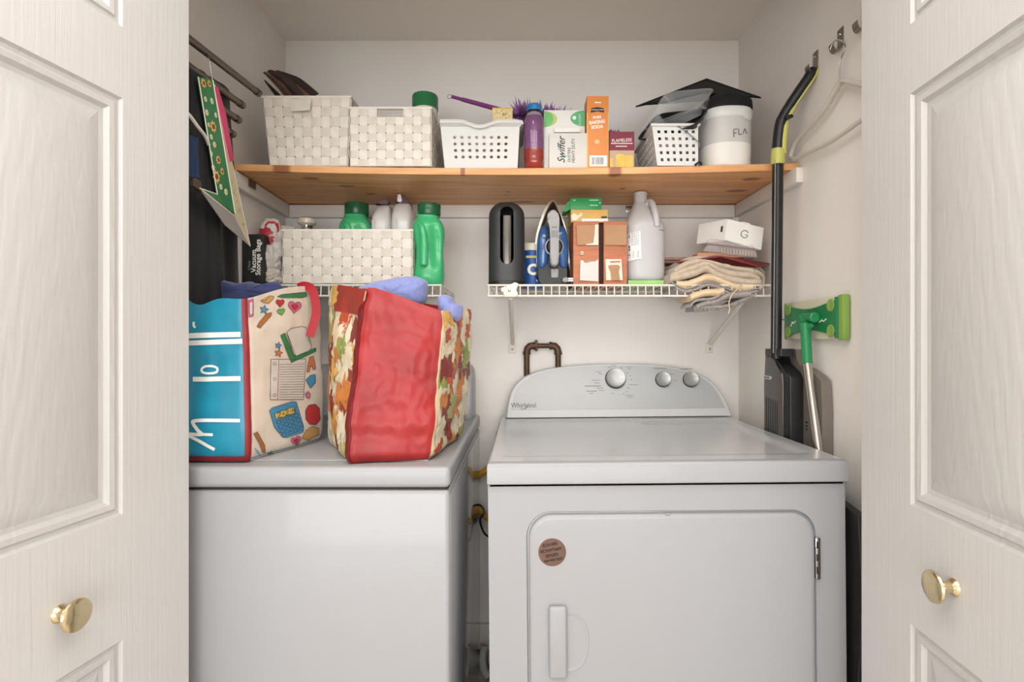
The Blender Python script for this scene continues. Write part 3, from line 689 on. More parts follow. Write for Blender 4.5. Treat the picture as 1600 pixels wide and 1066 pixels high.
bottle(c, [(r * .70, .165), (r * .72, .168), (r * .72, .178), (r * .62, .182), (0, .183)], mat('blue_cap', (38, 120, 178), .35), t, 'cap')
text('S', .011, frontal(c + Vector((-.003, -r * 1.0, .124))), WPLAST, t)
for k in range(4): B().box((c.x - .010 + .005 * k, c.y - r * .99 - .0004, zc + .07), (c.x - .0075 + .005 * k, c.y - r * .9, zc + .105 - .004 * (k % 2))).build('printed_mark', mat('pale_lilac_ink', (176, 144, 172), .5), t)
# ---- duster refill box: tall card back and a lower front tray
GW = mat('grey_white_card', (214, 211, 204), .55, var=.02); WC = mat('white_card', (230, 228, 222), .55, var=.02)
zs = ztop(.07, 1.49) + .001
f0, f1 = P(858, 208, 1.488), P(917.5, 262, 1.488)
t = thing('refill_box', (f0.x + .05, 1.53, zs), 'white and green duster refill carton standing next to the orange box', 'box')
B().box((f0.x, 1.488, zs), (f1.x, 1.545, f0.z), .0008).build('front_tray', GW, t)
g0, g1 = P(850, 172, 1.515), P(914, 262, 1.515)
bx = B().box((g0.x, 1.515, zs), (g1.x, 1.585, g0.z), .0008).build('back_card', WC, t)
q0, q1 = P(866, 201, 1.512), P(906, 209, 1.512); B().box((q0.x, 1.500, q1.z), (q1.x, 1.514, q0.z), .0005).build('tuck_flap', WC, t)
GR1 = mat('leaf_green_print', (112, 184, 112), .5, var=.15, vscale=15); GR2 = mat('deep_green_print', (88, 172, 120), .5); YG = mat('yellow_green_print', (188, 196, 110), .5)
def disc(cx, cy, rx, ry, d, a0, a1, m, t, name, n=20):
    B().prism([P(cx, cy, d)] + [P(cx + rx * math.cos(math.radians(a0 + (a1 - a0) * k / n)), cy - ry * math.sin(math.radians(a0 + (a1 - a0) * k / n)), d) for k in range(n + 1)], (0, .0006, 0)).build(name, m, t)
disc(850.5, 186, 20, 12.5, 1.5146, -90, 90, YG, t, 'printed_spot'); disc(850.5, 186, 14, 12.5, 1.5142, -90, 90, GR1, t, 'printed_spot')
disc(913.5, 185, 22, 12.5, 1.5146, 90, 270, GR2, t, 'printed_spot'); disc(897.5, 184, 3, 3, 1.514, 0, 360, WC, t, 'printed_spot')
text('DUSTERS', .0075, frontal(P(906, 187, 1.5138), 90), WC, t)
INK2 = mat('dark_ink', (48, 50, 56), .5)
text('Swiffer', .0285, frontal(P(877.5, 234.5, 1.4876), 90), INK2, t, 'lettering', shear=.35, bold=.0002, sx=.9)
B().prism([P(880, 248, 1.4874), P(886, 244, 1.4874), P(881, 242, 1.4874)], (0, .0004, 0)).build('logo_mark', mat('teal_ink', (80, 170, 160), .5), t)
text('DUSTERS', .0115, frontal(P(889.5, 242, 1.4876), 90), INK2, t, 'lettering', sx=.85)
text('HEAVY DUTY', .0125, frontal(P(896, 235.5, 1.4876), 90), INK2, t, 'lettering', sx=.88)
# ---- orange baking soda box
OR = mat('orange_card', (222, 140, 74), .5, var=.03); zs = ztop(.16, 1.49) + .001
f0, f1 = P(917, 150, 1.487), P(951, 262, 1.487)
t = thing('baking_soda_box', (.21, 1.51, zs), 'tall narrow orange baking soda box, the tallest box on the pine shelf', 'box')
B().box((f0.x, 1.487, zs), (f1.x, 1.545, f0.z), .0006).build('body', OR, t)
WI = mat('white_ink', (240, 236, 228), .5)
for s, py, sz, rot, m in (('BAKING', 191, .0125, 6, WI), ('SODA', 198.5, .0125, 6, WI), ('PURE', 183.5, .010, 6, WI)): text(s, sz, frontal(P(933, py, 1.4867), rot), m, t, 'lettering', bold=.0004, sx=.95)
B().prism([P(x, y, 1.4867) for x, y in ((923, 176), (924, 169), (933.5, 167.5), (943, 169), (944, 176), (933.5, 174))], (0, .0005, 0)).build('logo_band', BLACK, t)
text('ARM&HAMMER', .0048, frontal(P(933.5, 171.8, 1.4862)), WI, t, 'lettering')
B().box((P(929, 0, 1.4867).x, 1.4865, P(0, 161, 1.487).z), (P(939, 0, 1.4867).x, 1.4872, P(0, 159.5, 1.487).z)).build('printed_mark', WI, t)
disc(933, 221.5, 4, 3.5, 1.4866, 0, 360, mat('pale_orange_ink', (236, 186, 146), .5), t, 'printed_mark')
B().box((P(921, 0, 1.4867).x, 1.4864, P(0, 260, 1.487).z), (P(948.5, 0, 1.4867).x, 1.4874, P(0, 243, 1.487).z)).build('barcode_label', WI, t)
bc = B(); x = 925.0
while x < 943: wd = random.choice((.5, .9, 1.3)); bc.box((P(x, 0, 1.4863).x, 1.486, P(0, 257, 1.486).z), (P(x + wd, 0, 1.4863).x, 1.4866, P(0, 246, 1.486).z)); x += wd + random.choice((.7, 1.0))
bc.build('barcode', mat('bluegrey_ink', (110, 120, 134), .5), t)
B().box((f0.x + .0004, 1.4864, zs + .001), (f0.x + .0024, 1.4872, P(0, 176, 1.487).z)).build('edge_stripe', mat('yellow_ink', (236, 200, 110), .5), t)
B().box((f1.x - .0016, 1.4864, zs + .001), (f1.x - .0004, 1.4872, P(0, 176, 1.487).z)).build('edge_stripe', mat('yellow_ink', (236, 200, 110), .5), t)
# ---- flameless candle box
MAR = mat('maroon_card', (124, 38, 58), .5); zs = ztop(.27, 1.49) + .001
f0, f1 = P(952, 206, 1.497), P(991, 262, 1.497)
t = thing('candle_box', (.27, 1.52, zs), 'low maroon and tan flameless candle box with yellow candles pictured', 'box')
B().box((f0.x, 1.497, zs), (f1.x, 1.555, f0.z), .0006).build('body', mat('tan_card', (192, 166, 136), .5, var=.1), t)
B().box((f0.x, 1.4962, P(0, 235, 1.497).z), (f1.x, 1.4975, f0.z)).build('maroon_band', MAR, t)
text('FLAMELESS', .0128, frontal(P(971.5, 219.5, 1.4958), 3), WI, t, 'lettering', sx=.9)
for py, l in ((224, 17), (228.5, 10)):
    b = B()
    for k in range(int(l / 1.3)): b.box((P(972 - l + k * 2.6, 0, 1.496).x, 1.4956, P(0, py + 1, 1.496).z), (P(972 - l + k * 2.6 + 1.9, 0, 1.496).x, 1.4963, P(0, py - .6, 1.496).z))
    b.build('printed_mark', WI, t)
YC_ = mat('candle_yellow', (234, 186, 84), .5, var=.12, vscale=50)
for x0, x1, y0 in ((953, 957.5, 246), (962.5, 976, 240), (977, 989, 242)):
    B().prism([P(x0, 261, 1.4966), P(x1, 261, 1.4966), P(x1, y0 + 2, 1.4966), P((x0 + x1) / 2, y0, 1.4966), P(x0, y0 + 2, 1.4966)], (0, .0008, 0)).build('printed_candle', YC_, t)
# ---- white square-hole basket
zs = ztop(.4, 1.47) + .001
t = thing('plastic_basket', (.41, 1.52, zs), 'white plastic basket with square holes under the clear food trays', 'basket')
y0, y1 = 1.458, 1.66
A, Bq, C, D = [P(x, 0, y0) for x in (1027, 1091, 1090, 1018)]
for p, z, yy in ((A, zs, y0), (Bq, zs, y0), (C, P(0, 197, y0).z, y0 - .004), (D, P(0, 197, y0).z, y0 - .004)): p.z = z; p.y = yy
Ab, Bb, Cb, Db = [p + Vector((0, q, 0)) for p, q in ((A, .19), (Bq, .19), (C, .20), (D, .20))]
b = B(); hole_panel(b, bilin(A, Bq, C, D), 6, 5, .06, .97, .06, .93, .42, False, .002, 2); b.build('front_wall', WPLAST, t, weld=2e-5, flat=True)
b = B(); hole_panel(b, bilin(Ab, A, D, Db), 9, 5, .05, .95, .06, .93, .42, False, .002, 2); b.build('side_wall', WPLAST, t, weld=2e-5, flat=True)
b = B(); hole_panel(b, bilin(Bq, Bb, Cb, C), 9, 5, .05, .95, .06, .93, .42, False, .002, 2); b.build('side_wall', WPLAST, t, weld=2e-5, flat=True)
b = B(); hole_panel(b, bilin(Bb, Ab, Db, Cb), 6, 5, .06, .97, .06, .93, .42, False, .002, 2); b.build('back_wall', WPLAST, t, weld=2e-5, flat=True)
b = B(); b.loft([[A, Bq, Bb, Ab], [p + Vector((0, 0, .003)) for p in (A, Bq, Bb, Ab)]]); b.build('floor_panel', WPLAST, t)
b = B(); cc = (C + D + Cb + Db) / 4; rg = lambda k, dz: [cc + Vector(((p.x - cc.x) * k, (p.y - cc.y) * k, dz)) for p in (D, C, Cb, Db)]
b.loft([rg(1.0, -.003), rg(1.06, -.003), rg(1.07, .002), rg(1.05, .004), rg(.99, .004), rg(.97, -.003), rg(1.0, -.003)], cap=False); b.build('rim', WPLAST, t, weld=1e-6)
o = B().tube(spline([P(1058, 197, 1.452), P(1066, 201, 1.447), P(1080, 212, 1.447), P(1090, 221, 1.447), P(1093, 226, 1.448), P(1092, 231, 1.449)], 5), .0013, 8).build('string', mat('grey_string', (120, 116, 110), .6)); tag(o, 'thin grey cord hanging over the square-hole basket rim', 'cord')
o = B().tube(spline([P(1086, 258, 1.452), P(1090, 255, 1.446), P(1093, 253.5, 1.446), P(1096, 257, 1.450)], 4), .003, 8).build('string', BLACK); tag(o, 'short black cord end at the corner of the square-hole basket', 'cord')
# black tray stack in the basket, then clear lids
def tray(name, corners, top_up, depth_, m, label, lip=.012, rim=.004, inset=.80, r_=3):
    """open tray: a rim outline (4 corners, rounded) and a smaller floor"""
    c = sum(corners, Vector()) / 4; n = Vector(top_up).normalized()
    def rr(k, off):
        pts = []
        for i in range(4):
            p0, p1, p2 = corners[i - 1], corners[i], corners[(i + 1) % 4]
            for s in range(5):
                tt = s / 4; a_ = p1.lerp(p0, .22); b_ = p1.lerp(p2, .22); pts.append(a_.lerp(p1, tt).lerp(p1.lerp(b_, tt), tt))
        return [c + (p - c) * k + n * off for p in pts]
    b = B(); b.loft([rr(1.06, -.003), rr(1.07, 0), rr(1.0, 0), rr(.97, -.004), rr(inset + .03, -depth_ + .006), rr(inset, -depth_)], cap=False); b.bm.faces.new([b.bm.verts.new(p) for p in rr(inset, -depth_)])
    b.solid(.0011); return tag(b.build(name, m, sharp=50), label, 'tray')
GLS = mat('clear_pet', (225, 226, 226), .05, alpha=.13, coat=1.0, var=.0); BT = mat('black_tray_plastic', (26, 25, 26), .3)
cs = [P(996, 222, 1.55), P(1088, 196, 1.43), P(1106, 172, 1.465), P(1028, 180, 1.56)]
up = (cs[1] - cs[0]).cross(cs[3] - cs[0]); up = up if up.z > 0 else -up
tray('food_tray', [p + up.normalized() * .004 for p in cs], up, .02, BT, 'black plastic food tray tilted on the square-hole basket', inset=.86)
tray('food_tray', [cs[0] + Vector((.01, 0, .03)), cs[1] + Vector((-.005, 0, .045)), cs[2] + Vector((.0, 0, .045)), cs[3] + Vector((.0, .0, .028))], up, .034, GLS, 'clear plastic food tray nested on the black one', inset=.74)
c2 = [P(1012, 196, 1.545), P(1092, 164, 1.43), P(1115, 138, 1.455), P(1040, 145, 1.55)]
tray('food_tray', c2, up, .04, mat('clear_pet_top', (228, 230, 230), .05, alpha=.16, coat=1.0, var=0), 'uppermost clear plastic clamshell tray under the black graduation cap', inset=.72)
# ---- flour canister
ct = P(1133, 0, 1.52); ct = Vector((ct.x, 1.535, ztop(.56, 1.53) + .001)); 
t = thing('flour_canister', ct, 'white translucent canister of flour with scrawled lettering at shelf right', 'canister')
MILK = mat('milky_plastic', (196, 192, 188), .35, var=.02); FLR = mat('flour_fill', (228, 224, 216), .5, var=.01)
def ov(rx, ry, z, n=40, e=2.6): return [ct + Vector((rx * math.copysign(abs(math.cos(a)) ** (2 / e), math.cos(a)), ry * math.copysign(abs(math.sin(a)) ** (2 / e), math.sin(a)), z)) for a in [2 * math.pi * k / n for k in range(n)]]
rx, ry = .0675, .075
B().loft([ov(rx * .95, ry * .95, 0), ov(rx * .98, ry * .98, .004), ov(rx, ry, .062)]).build('flour', FLR, t, sharp=60)
B().loft([ov(rx, ry, .0621), ov(rx * 1.015, ry * 1.015, .13), ov(rx * 1.02, ry * 1.02, .144)]).build('body', MILK, t, sharp=60)
b = B(); n = 60; R0 = ov(rx * 1.05, ry * 1.05, 0, n); rings = []
def scal(k):
    a = 2 * math.pi * k / n; dd = (a - math.radians(300)); return .016 * math.exp(-(dd / .28) ** 4)
lo_ = [p + Vector((0, 0, .138 - scal(k))) for k, p in enumerate(R0)]; hi_ = [p + Vector((0, 0, .152)) for p in ov(rx * 1.07, ry * 1.07, 0, n)]; tp_ = [p + Vector((0, 0, .160)) for p in ov(rx * 1.02, ry * 1.02, 0, n)]
b.loft([[p + Vector((0, 0, .13)) for p in ov(rx * 1.0, ry * 1.0, 0, n)], lo_, hi_, tp_]); b.build('lid', WPLAST, t, sharp=60)
yy = lambda x: ct.y - ry * 1.02 * (1 - min(.98, abs((x - ct.x) / (rx * 1.02))) ** 2.6) ** (1 / 2.6) - .001
def scr(pts):
    return [Vector(((q := P(x, y, 1.47)).x, yy(q.x), q.z)) for x, y in pts]
CHR = mat('charcoal_marker', (88, 86, 86), .7)
for st_ in ([(1144, 217), (1143.5, 205), (1149, 204)], [(1144, 211), (1148, 210)], [(1151, 204), (1152, 213), (1157, 212)], [(1159, 211), (1160, 206), (1162, 203)], [(1162, 203), (1164, 207), (1166, 210)]):
    B().tube(scr(st_), .0009, 6).build('lettering', CHR, t)
# ---- graduation cap
FELT = mat('black_felt', (17, 17, 18), .85, var=.15, vscale=100)
t = thing('graduation_cap', (ct.x, ct.y, ct.z + .16), 'black mortarboard graduation cap lying on top of the flour canister', 'cap')
kc = [P(993, 168, 1.63), P(1098, 146, 1.50), P(1189, 154, 1.58), P(1104, 124.5, 1.72)]
n_ = (kc[2] - kc[0]).cross(kc[3] - kc[1]).normalized(); n_ = n_ if n_.z > 0 else -n_
B().loft([kc, [p + n_ * .004 for p in kc]]).build('board', FELT, t)
rings = [ov(rx * 1.04, ry * 1.04, .158), ov(rx * 1.06, ry * 1.06, .166), ov(rx * 1.04, ry * 1.04, .184), ov(rx * .8, ry * .8, .20), ov(rx * .4, ry * .4, .208)]
B().loft(rings).build('skull_cap', FELT, t, sharp=60)
# ---------------------------------------------------------------- left wire shelf: things in and by the wide basket
GREEN = mat('green_bottle_plastic', (66, 180, 118), .3, var=.03, coat=.3); GCAP2 = mat('translucent_green_cap', (34, 92, 58), .25, var=.15, vscale=60)
def supr(cx, cy, z, rx, ry, n=36, e=2.6):
    return [Vector((cx + rx * math.copysign(abs(math.cos(a)) ** (2 / e), math.cos(a)), cy + ry * math.copysign(abs(math.sin(a)) ** (2 / e), math.sin(a)), z)) for a in [2 * math.pi * k / n for k in range(n)]]
def detergent(cx, cy, z0, k, label):
    t = thing('detergent_bottle', (cx, cy, z0), label, 'bottle', 'green detergent bottles')
    pr = [(0, .041, .9), (.004, .044, .95), (.03, .0455, 1), (.06, .043, .95), (.09, .040, .85), (.115, .041, .8), (.14, .0455, .85), (.16, .0475, .92), (.175, .047, .95), (.188, .041, .9), (.198, .034, .85), (.202, .0325, .85), (.212, .032, .85)]
    rings = []
    for z, rx, f in pr:
        ring = supr(0, 0, 0, rx, rx * f, 48, 2.3)
        for v in ring:                                 # scooped grip on the right of the front face
            if v.y < 0:
                g_ = math.exp(-((v.x - .022) / .013) ** 2) * math.exp(-((z - .115) / .062) ** 4); v.y += .017 * g_
            v.x += .003 * math.sin(z * 20)
        rings.append([Vector((cx + v.x * k, cy + v.y * k, z0 + z * k)) for v in ring])
    B().loft(rings).build('body', GREEN, t, sharp=70)
    hp = [(-.022, -.030, .175), (-.012, -.042, .165), (-.006, -.046, .13), (-.005, -.046, .09), (-.006, -.045, .065), (-.007, -.042, .054)]
    B().tube(spline([(cx + x * k, cy + y * k, z0 + z * k) for x, y, z in hp], 5), [k * r for r in ([.010] * 12 + [.0115] * 9 + [.0125, .0125, .011, .008, .003])], 14).build('handle', GREEN, t, sharp=70)
    B().lathe([(.033 * k, .207 * k), (.0345 * k, .210 * k), (.0345 * k, .238 * k), (.033 * k, .241 * k), (0, .2415 * k)], (cx + .001, cy, z0), 36).build('cap', GCAP2, t)
    return t
q = P(668.5, 446, 1.60); detergent(q.x, 1.615, ZW + .001, 1.0, 'green detergent bottle standing right of the wide woven basket')
q = P(557, 0, 1.70); detergent(q.x, 1.70, ZW + .01, 1.06, 'green detergent bottle standing inside the wide woven basket')
# white pouches with purple tops
POU = mat('white_pouch_film', (222, 220, 216), .3, var=.04, coat=.3); PUT = mat('purple_pouch_top', (92, 70, 82), .45, var=.3, vscale=60)
for i, (x0, x1, yt, d) in enumerate(((574, 607, 316, 1.66), (608, 645, 313, 1.65))):
    t = thing('refill_pouch', (P((x0 + x1) / 2, 0, d).x, d, ZW + .01), ['white film pouch with purple top beside the green bottle in the basket', 'white film pouch with pinched peak, right end of the wide basket'][i], 'pouch', 'white pouches in the wide basket')
    rings = []
    zt_ = P(0, yt, d).z
    for k, (f, wx, wy) in enumerate(((0, .92, 1), (.3, .95, 1), (.55, .98, 1), (.72, .98, .98), (.84, .93, .9), (.92, .82, .7), (.97, .70, .5), (1.0, .55, .3))):
        z = ZW + .012 + (zt_ - ZW - .012) * f; xa, xb = P(x0, 0, d).x, P(x1, 0, d).x; m_ = (xa + xb) / 2 + (.002 * k if i == 0 else -.001 * k) * .6
        ring = supr(m_, d + .05, z, (xb - xa) / 2 * wx, .05 * wy, 32, 3.2)
        for v in ring: v += Vector((nz3(v, 40), nz3(v + Vector((5, 0, 0)), 40), 0)) * .004
        rings.append(ring)
    bd = B().loft(rings).build('body', POU, t, sharp=40)
    B().prism([P(x0 + 7, yt + 28, d - .001), P(x0 + 11, yt + 28, d - .003), P(x0 + 12, 360, d - .003), P(x0 + 8, 360, d - .001)], (0, .003, 0)).build('seam', WPLAST, bd)
    tops = [[(x0 + 12, yt + 3), (x0 + 20, yt - 2), (x0 + 30, yt - 7), (x1 + 1, yt - 2), (x1 - 2, yt + 4), (x1 - 8, yt + 2)], [(x0 + 9, yt + 2), (x0 + 12, yt - 6), (x0 + 16, yt - 10), (x0 + 24, yt - 6), (x1 - 3, yt + 6), (x1, yt + 18), (x1 - 6, yt + 12)]][i]
    B().prism(pp(tops, d + .045), (0, .02, 0), .002).build('folded_top', PUT, t)
    if i: B().prism(pp([(x0 + 12, yt + 1), (x0 + 13, yt - 9), (x0 + 18, yt - 10), (x0 + 20, yt), (x0 + 17, yt + 3)], d + .03), (0, .012, 0), .002).build('pinched_peak', POU, t)
q = P(479.5, 348, 1.66)
t = thing('pearl_knob', (q.x, q.y, q.z - .04), 'pearly round knob standing in the wide basket near its left end', 'knob')
B().lathe([(.010, -.05), (.010, -.016), (.016, -.012), (.026, -.004), (.0275, .003), (.025, .010), (.018, .0145), (.0, .0155)], q, 32).build('knob_head', mat('pearl_plastic', (206, 196, 182), .15, coat=1, var=.05), t)
B().lathe([(.0165, -.018), (.019, -.008)], q, 32).build('metal_collar', CHROME, t)
# black box of storage bags, standing against the left wall
t = thing('storage_bag_box', P(392, 446, 1.56), 'black box of vacuum storage bags standing by the plastic bags', 'box')
p0, p1 = P(378.5, 366, 1.558), P(412, 446, 1.558)
B().box((p0.x, 1.558, ZW + .002), (p1.x, 1.60, p0.z), .001).build('body', BLACK, t)
text('Vacuum', .020, frontal(P(396.5, 408, 1.5574), 90), WI, t, 'lettering', bold=.0003); text('Storage Bags', .020, frontal(P(403.5, 402, 1.5574), 90), WI, t, 'lettering', bold=.0003)
text('2 Pack', .010, frontal(P(389.5, 415, 1.5574), 90), mat('grey_ink', (150, 150, 150), .5), t, 'lettering')
# crumpled plastic shopping bags
BAGW = mat('white_bag_film', (216, 210, 202), .35, var=.05, alpha=.9); BAGR = mat('red_bag_print', (172, 44, 58), .45, var=.2, vscale=60)
def crumple(name, c, r, seed, label, m, redf=None, amp=.3):
    b = B(); bmesh.ops.create_icosphere(b.bm, subdivisions=4, radius=1)
    for v in b.bm.verts:
        p = v.co.copy(); s_ = Vector((seed, seed * 2.3, 0))
        k = 1 + amp * noise.noise(p * 1.6 + s_) + amp * .55 * (abs(noise.noise(p * 3.7 + s_)) - .25) * 1.6 + amp * .35 * abs(noise.noise(p * 8 + s_))
        v.co = Vector(c) + Vector((p.x * r[0], p.y * r[1], p.z * r[2])) * k
    if redf:
        for f in b.bm.faces:
            if redf(f.calc_center_median()): f.material_index = 1
    o = b.build(name, m, sharp=50); return tag(o, label, 'plastic bag', 'crumpled shopping bags')
def red(p):
    x, y = proj(p)
    return (401 < x < 428 and 354 < y < 388 and abs((y - 372) - (x - 414) * -.4) > 1.2 and ((x - 414) / 14) ** 2 + ((y - 371) / 16) ** 2 < 1) or (412 < x < 436 and 344 < y < 364 and abs(math.hypot((x - 424) / 11, (y - 360) / 13) - 1) < .16)
crumple('plastic_bag', P(424, 368, 1.62), (.036, .030, .050), 3.1, 'crumpled shopping bag with red print on top of the pale ones', [BAGW, BAGR], red, .22)
crumple('plastic_bag', P(425, 402, 1.60), (.034, .03, .042), 8.4, 'white crumpled plastic bag in the middle of the bag heap', BAGW, None, .35)
crumple('plastic_bag', P(421, 433, 1.60), (.042, .03, .026), 5.2, 'greyish crumpled plastic bag lowest in the bag heap', mat('grey_bag_film', (200, 190, 178), .4, var=.08), None, .4)
crumple('plastic_bag', P(449, 362, 1.66), (.028, .025, .018), 6.6, 'white plastic bag tip showing over the wide basket rim', BAGW, None, .3)
# ---------------------------------------------------------------- right wire shelf
t = thing('slotted_holder', (P(791, 0, 1.6).x, 1.615, ZW), 'tall black rounded holder with chrome core in a vertical slot', 'holder')
cx, cy = P(791, 0, 1.56).x, 1.612; rx, ry = .0535, .052; zt_ = P(0, 315, 1.58).z; z0 = ZW + .001; H = zt_ - z0
SATB = mat('satin_black', (52, 52, 54), .42, var=.05)
def prof_(v):
    k = 1 - .02 * v; 
    if v > .80: k *= max(.0, 1 - ((v - .80) / .20) ** 3.0 * .50)
    return k
def shell(u, v):
    a = 2 * math.pi * u - math.pi / 2; k = prof_(v); e = 2.7
    return Vector((cx + rx * k * math.copysign(abs(math.cos(a)) ** (2 / e), math.cos(a)), cy + ry * k * math.copysign(abs(math.sin(a)) ** (2 / e), math.sin(a)), z0 + H * v))
sl, sr, sb, stp = P(781.5, 0, 1.56).x, P(802.5, 0, 1.56).x, P(0, 412.5, 1.56).z, P(0, 321.5, 1.56).z
mc, hw = (sl + sr) / 2, (sr - sl) / 2
b = B(); nu, nv = 300, 240
V = [[b.bm.verts.new(shell(i / nu, j / nv)) for j in range(nv + 1)] for i in range(nu)]
def insl(p):
    if p.y > cy: return False
    z = min(max(p.z, sb + hw), stp - hw); return math.hypot(p.x - mc, p.z - z) < hw
for i in range(nu):
    for j in range(nv):
        q = [V[i][j], V[(i + 1) % nu][j], V[(i + 1) % nu][j + 1], V[i][j + 1]]
        if not insl(sum((v.co for v in q), Vector()) / 4): b.bm.faces.new(q)
b.bm.faces.new([V[i][nv] for i in range(nu)])
b.build('shell', SATB, t, sharp=50)
B().loft([supr(cx, cy, z0 - .0, rx * 1.0, ry * 1.0), supr(cx, cy, z0 + .006, rx * 1.02, ry * 1.02), supr(cx, cy, z0 + .012, rx * 1.005, ry * 1.005)]).build('base_ring', BLACK, t)
B().lathe([(.0, z0 + .02), (.031, z0 + .02), (.031, P(0, 338, 1.58).z), (.029, P(0, 337, 1.58).z), (0, P(0, 337, 1.58).z)], (mc, cy - .012, 0), 40).build('chrome_core', mat('dark_chrome', (112, 110, 106), .16, 1.0), t)
B().box((cx - .02, cy - ry * .985 - .0006, P(0, 428, 1.56).z), (cx + .013, cy - ry * .9, P(0, 426.5, 1.56).z)).build('embossed_mark', BLACK, t)
# blue wipes tub behind
q = P(832, 0, 1.66); BLU = mat('blue_label', (38, 84, 150), .4, var=.2, vscale=40)
t = thing('wipes_tub', (q.x, 1.69, ZW), 'blue tub with white ring logo between the black holder and the iron', 'tub')
B().lathe([(.036, .001), (.037, .004), (.037, .114)], (q.x, 1.69, ZW), 32).build('label_sleeve', BLU, t)
B().lathe([(.037, .1145), (.037, .132), (.034, .137), (0, .138)], (q.x, 1.69, ZW), 32).build('lid', mat('cream_lid', (224, 220, 196), .4), t)
text('O', .045, frontal(P(833.5, 422, 1.651)), WI, t, 'logo', bold=.002)
B().box((q.x - .02, 1.6515, ZW + .09), (q.x + .02, 1.656, ZW + .097)).build('printed_band', mat('lemon_ink', (196, 190, 96), .5), t)
# iron standing on its heel
t = thing('clothes_iron', P(864, 445, 1.60), 'blue and black steam iron standing upright on its heel', 'iron')
sole = [(864, 311), (871, 322), (880, 343), (886, 365), (889, 395), (889, 441), (839, 441), (836, 400), (837, 372), (843, 348), (852, 325)]
B().prism(pp(sole, 1.655, 5), (0, .008, 0), .002).build('soleplate', mat('steel_soleplate', (190, 184, 172), .3, .8), t, sharp=50)
bod = [(864, 315), (871, 327), (879, 346), (885, 370), (887, 400), (887, 442), (841, 442), (839, 400), (840, 372), (846, 350), (855, 328)]
rings = []
for d, k in ((1.653, 1.0), (1.635, .985), (1.62, .93), (1.61, .84)):
    pts = [tuple(v)[:2] for v in spline([(x, y, 0) for x, y in bod], 5, True)]
    rings.append([P(863.5 + (x - 863.5) * k, 392 + (y - 392) * (k if y < 392 else 1), d) for x, y in pts])
B().loft(rings).build('body', BLACK, t, sharp=50)
IB = mat('blue_tank_plastic', (52, 92, 146), .18, var=.15, vscale=25, coat=.6)
for s in (-1, 1):
    tk = [(863.5 + s * x, y) for x, y in ((6, 358), (14, 352), (20, 358), (24, 375), (25, 400), (23, 418), (18, 422), (8, 414), (6, 395))]
    B().loft([pp(tk, 1.640, 4), [P(863.5 + s * 12 + (p_[0] - 863.5 - s * 12) * .97, 388 + (p_[1] - 388) * .97, 1.612) for p_ in [tuple(v)[:2] for v in spline([(x, y, 0) for x, y in tk], 4, True)]], [P(863.5 + s * 12 + (p_[0] - 863.5 - s * 12) * .7, 388 + (p_[1] - 388) * .8, 1.602) for p_ in [tuple(v)[:2] for v in spline([(x, y, 0) for x, y in tk], 4, True)]]]).build('water_tank', IB, t, sharp=70)
dc = P(866, 386, 1.60); MY = Matrix.Rotation(math.pi / 2, 3, 'X')
B().lathe([(.0275, 0), (.0275, .004), (.0245, .005), (.0245, .003), (.024, .003)], dc, 40, MY).build('dial_ring', mat('pale_ring', (150, 152, 156), .35, .3), t)
B().lathe([(.0235, 0), (.0235, .008), (.019, .012), (0, .0125)], dc, 40, MY).build('temperature_dial', BLACK, t)
HG = mat('grey_handle_plastic', (158, 156, 154), .4)
hd_ = [(865, 327), (871, 331), (874, 342), (873.5, 356), (873, 385), (872.5, 412), (860.5, 412), (860, 385), (859, 356), (855, 342), (857.5, 331)]
b = B().prism(pp(hd_, 1.555, 4), (0, .030, 0), .006, 3); h_ = b.build('handle', HG, t, sharp=50)
B().prism(pp([(861.5, 330), (869, 330), (870, 345), (861, 345)], 1.580), (0, .035, 0)).build('handle_post', BLACK, t); B().prism(pp([(861, 402), (872, 402), (872, 414), (861, 414)], 1.58), (0, .035, 0)).build('handle_post', BLACK, t)
for x0, x1, y0, y1 in ((861.5, 866.3, 360, 371), (867, 872, 360, 371), (862, 871, 353, 356)):
    B().prism(pp([(x0, y0), (x1, y0), (x1, y1), (x0, y1)], 1.5538), (0, .002, 0), .0005).build('button', mat('button_grey', (138, 136, 136), .45), h_)
B().lathe([(.005, 0), (.005, .004), (0, .005)], P(850, 369, 1.601), 20, MY).build('spray_button', HG, t)
B().prism(pp([(861, 420), (872.5, 420), (872.5, 432), (871, 434), (862, 434), (861, 432)], 1.606), (0, .008, 0), .002).build('label_plate', HG, t)
pl = B().prism(pp([(879, 435), (884, 433), (888, 434), (888, 440), (884, 441), (879, 440)], 1.59), (0, .012, 0), .002).build('plug', mat('grey_plug', (140, 142, 144), .4), t)
for y in (435.5, 438.8): B().prism(pp([(888, y - .8), (895.5, y - .8), (895.5, y + .8), (888, y + .8)], 1.594), (0, .003, 0)).build('prong', CHROME, pl)
B().box((P(885, 0, 1.62).x, 1.62, ZW + .001), (P(896, 0, 1.62).x, 1.66, P(0, 393, 1.62).z), .004); 
o = card('dark_box', (P(886, 0, 1.67).x, 1.68, ZW + .001), (P(897, 0, 1.68).x, 1.74, P(0, 391, 1.68).z), BLACK, 'narrow dark box between the iron and the cardboard box', r=.003)
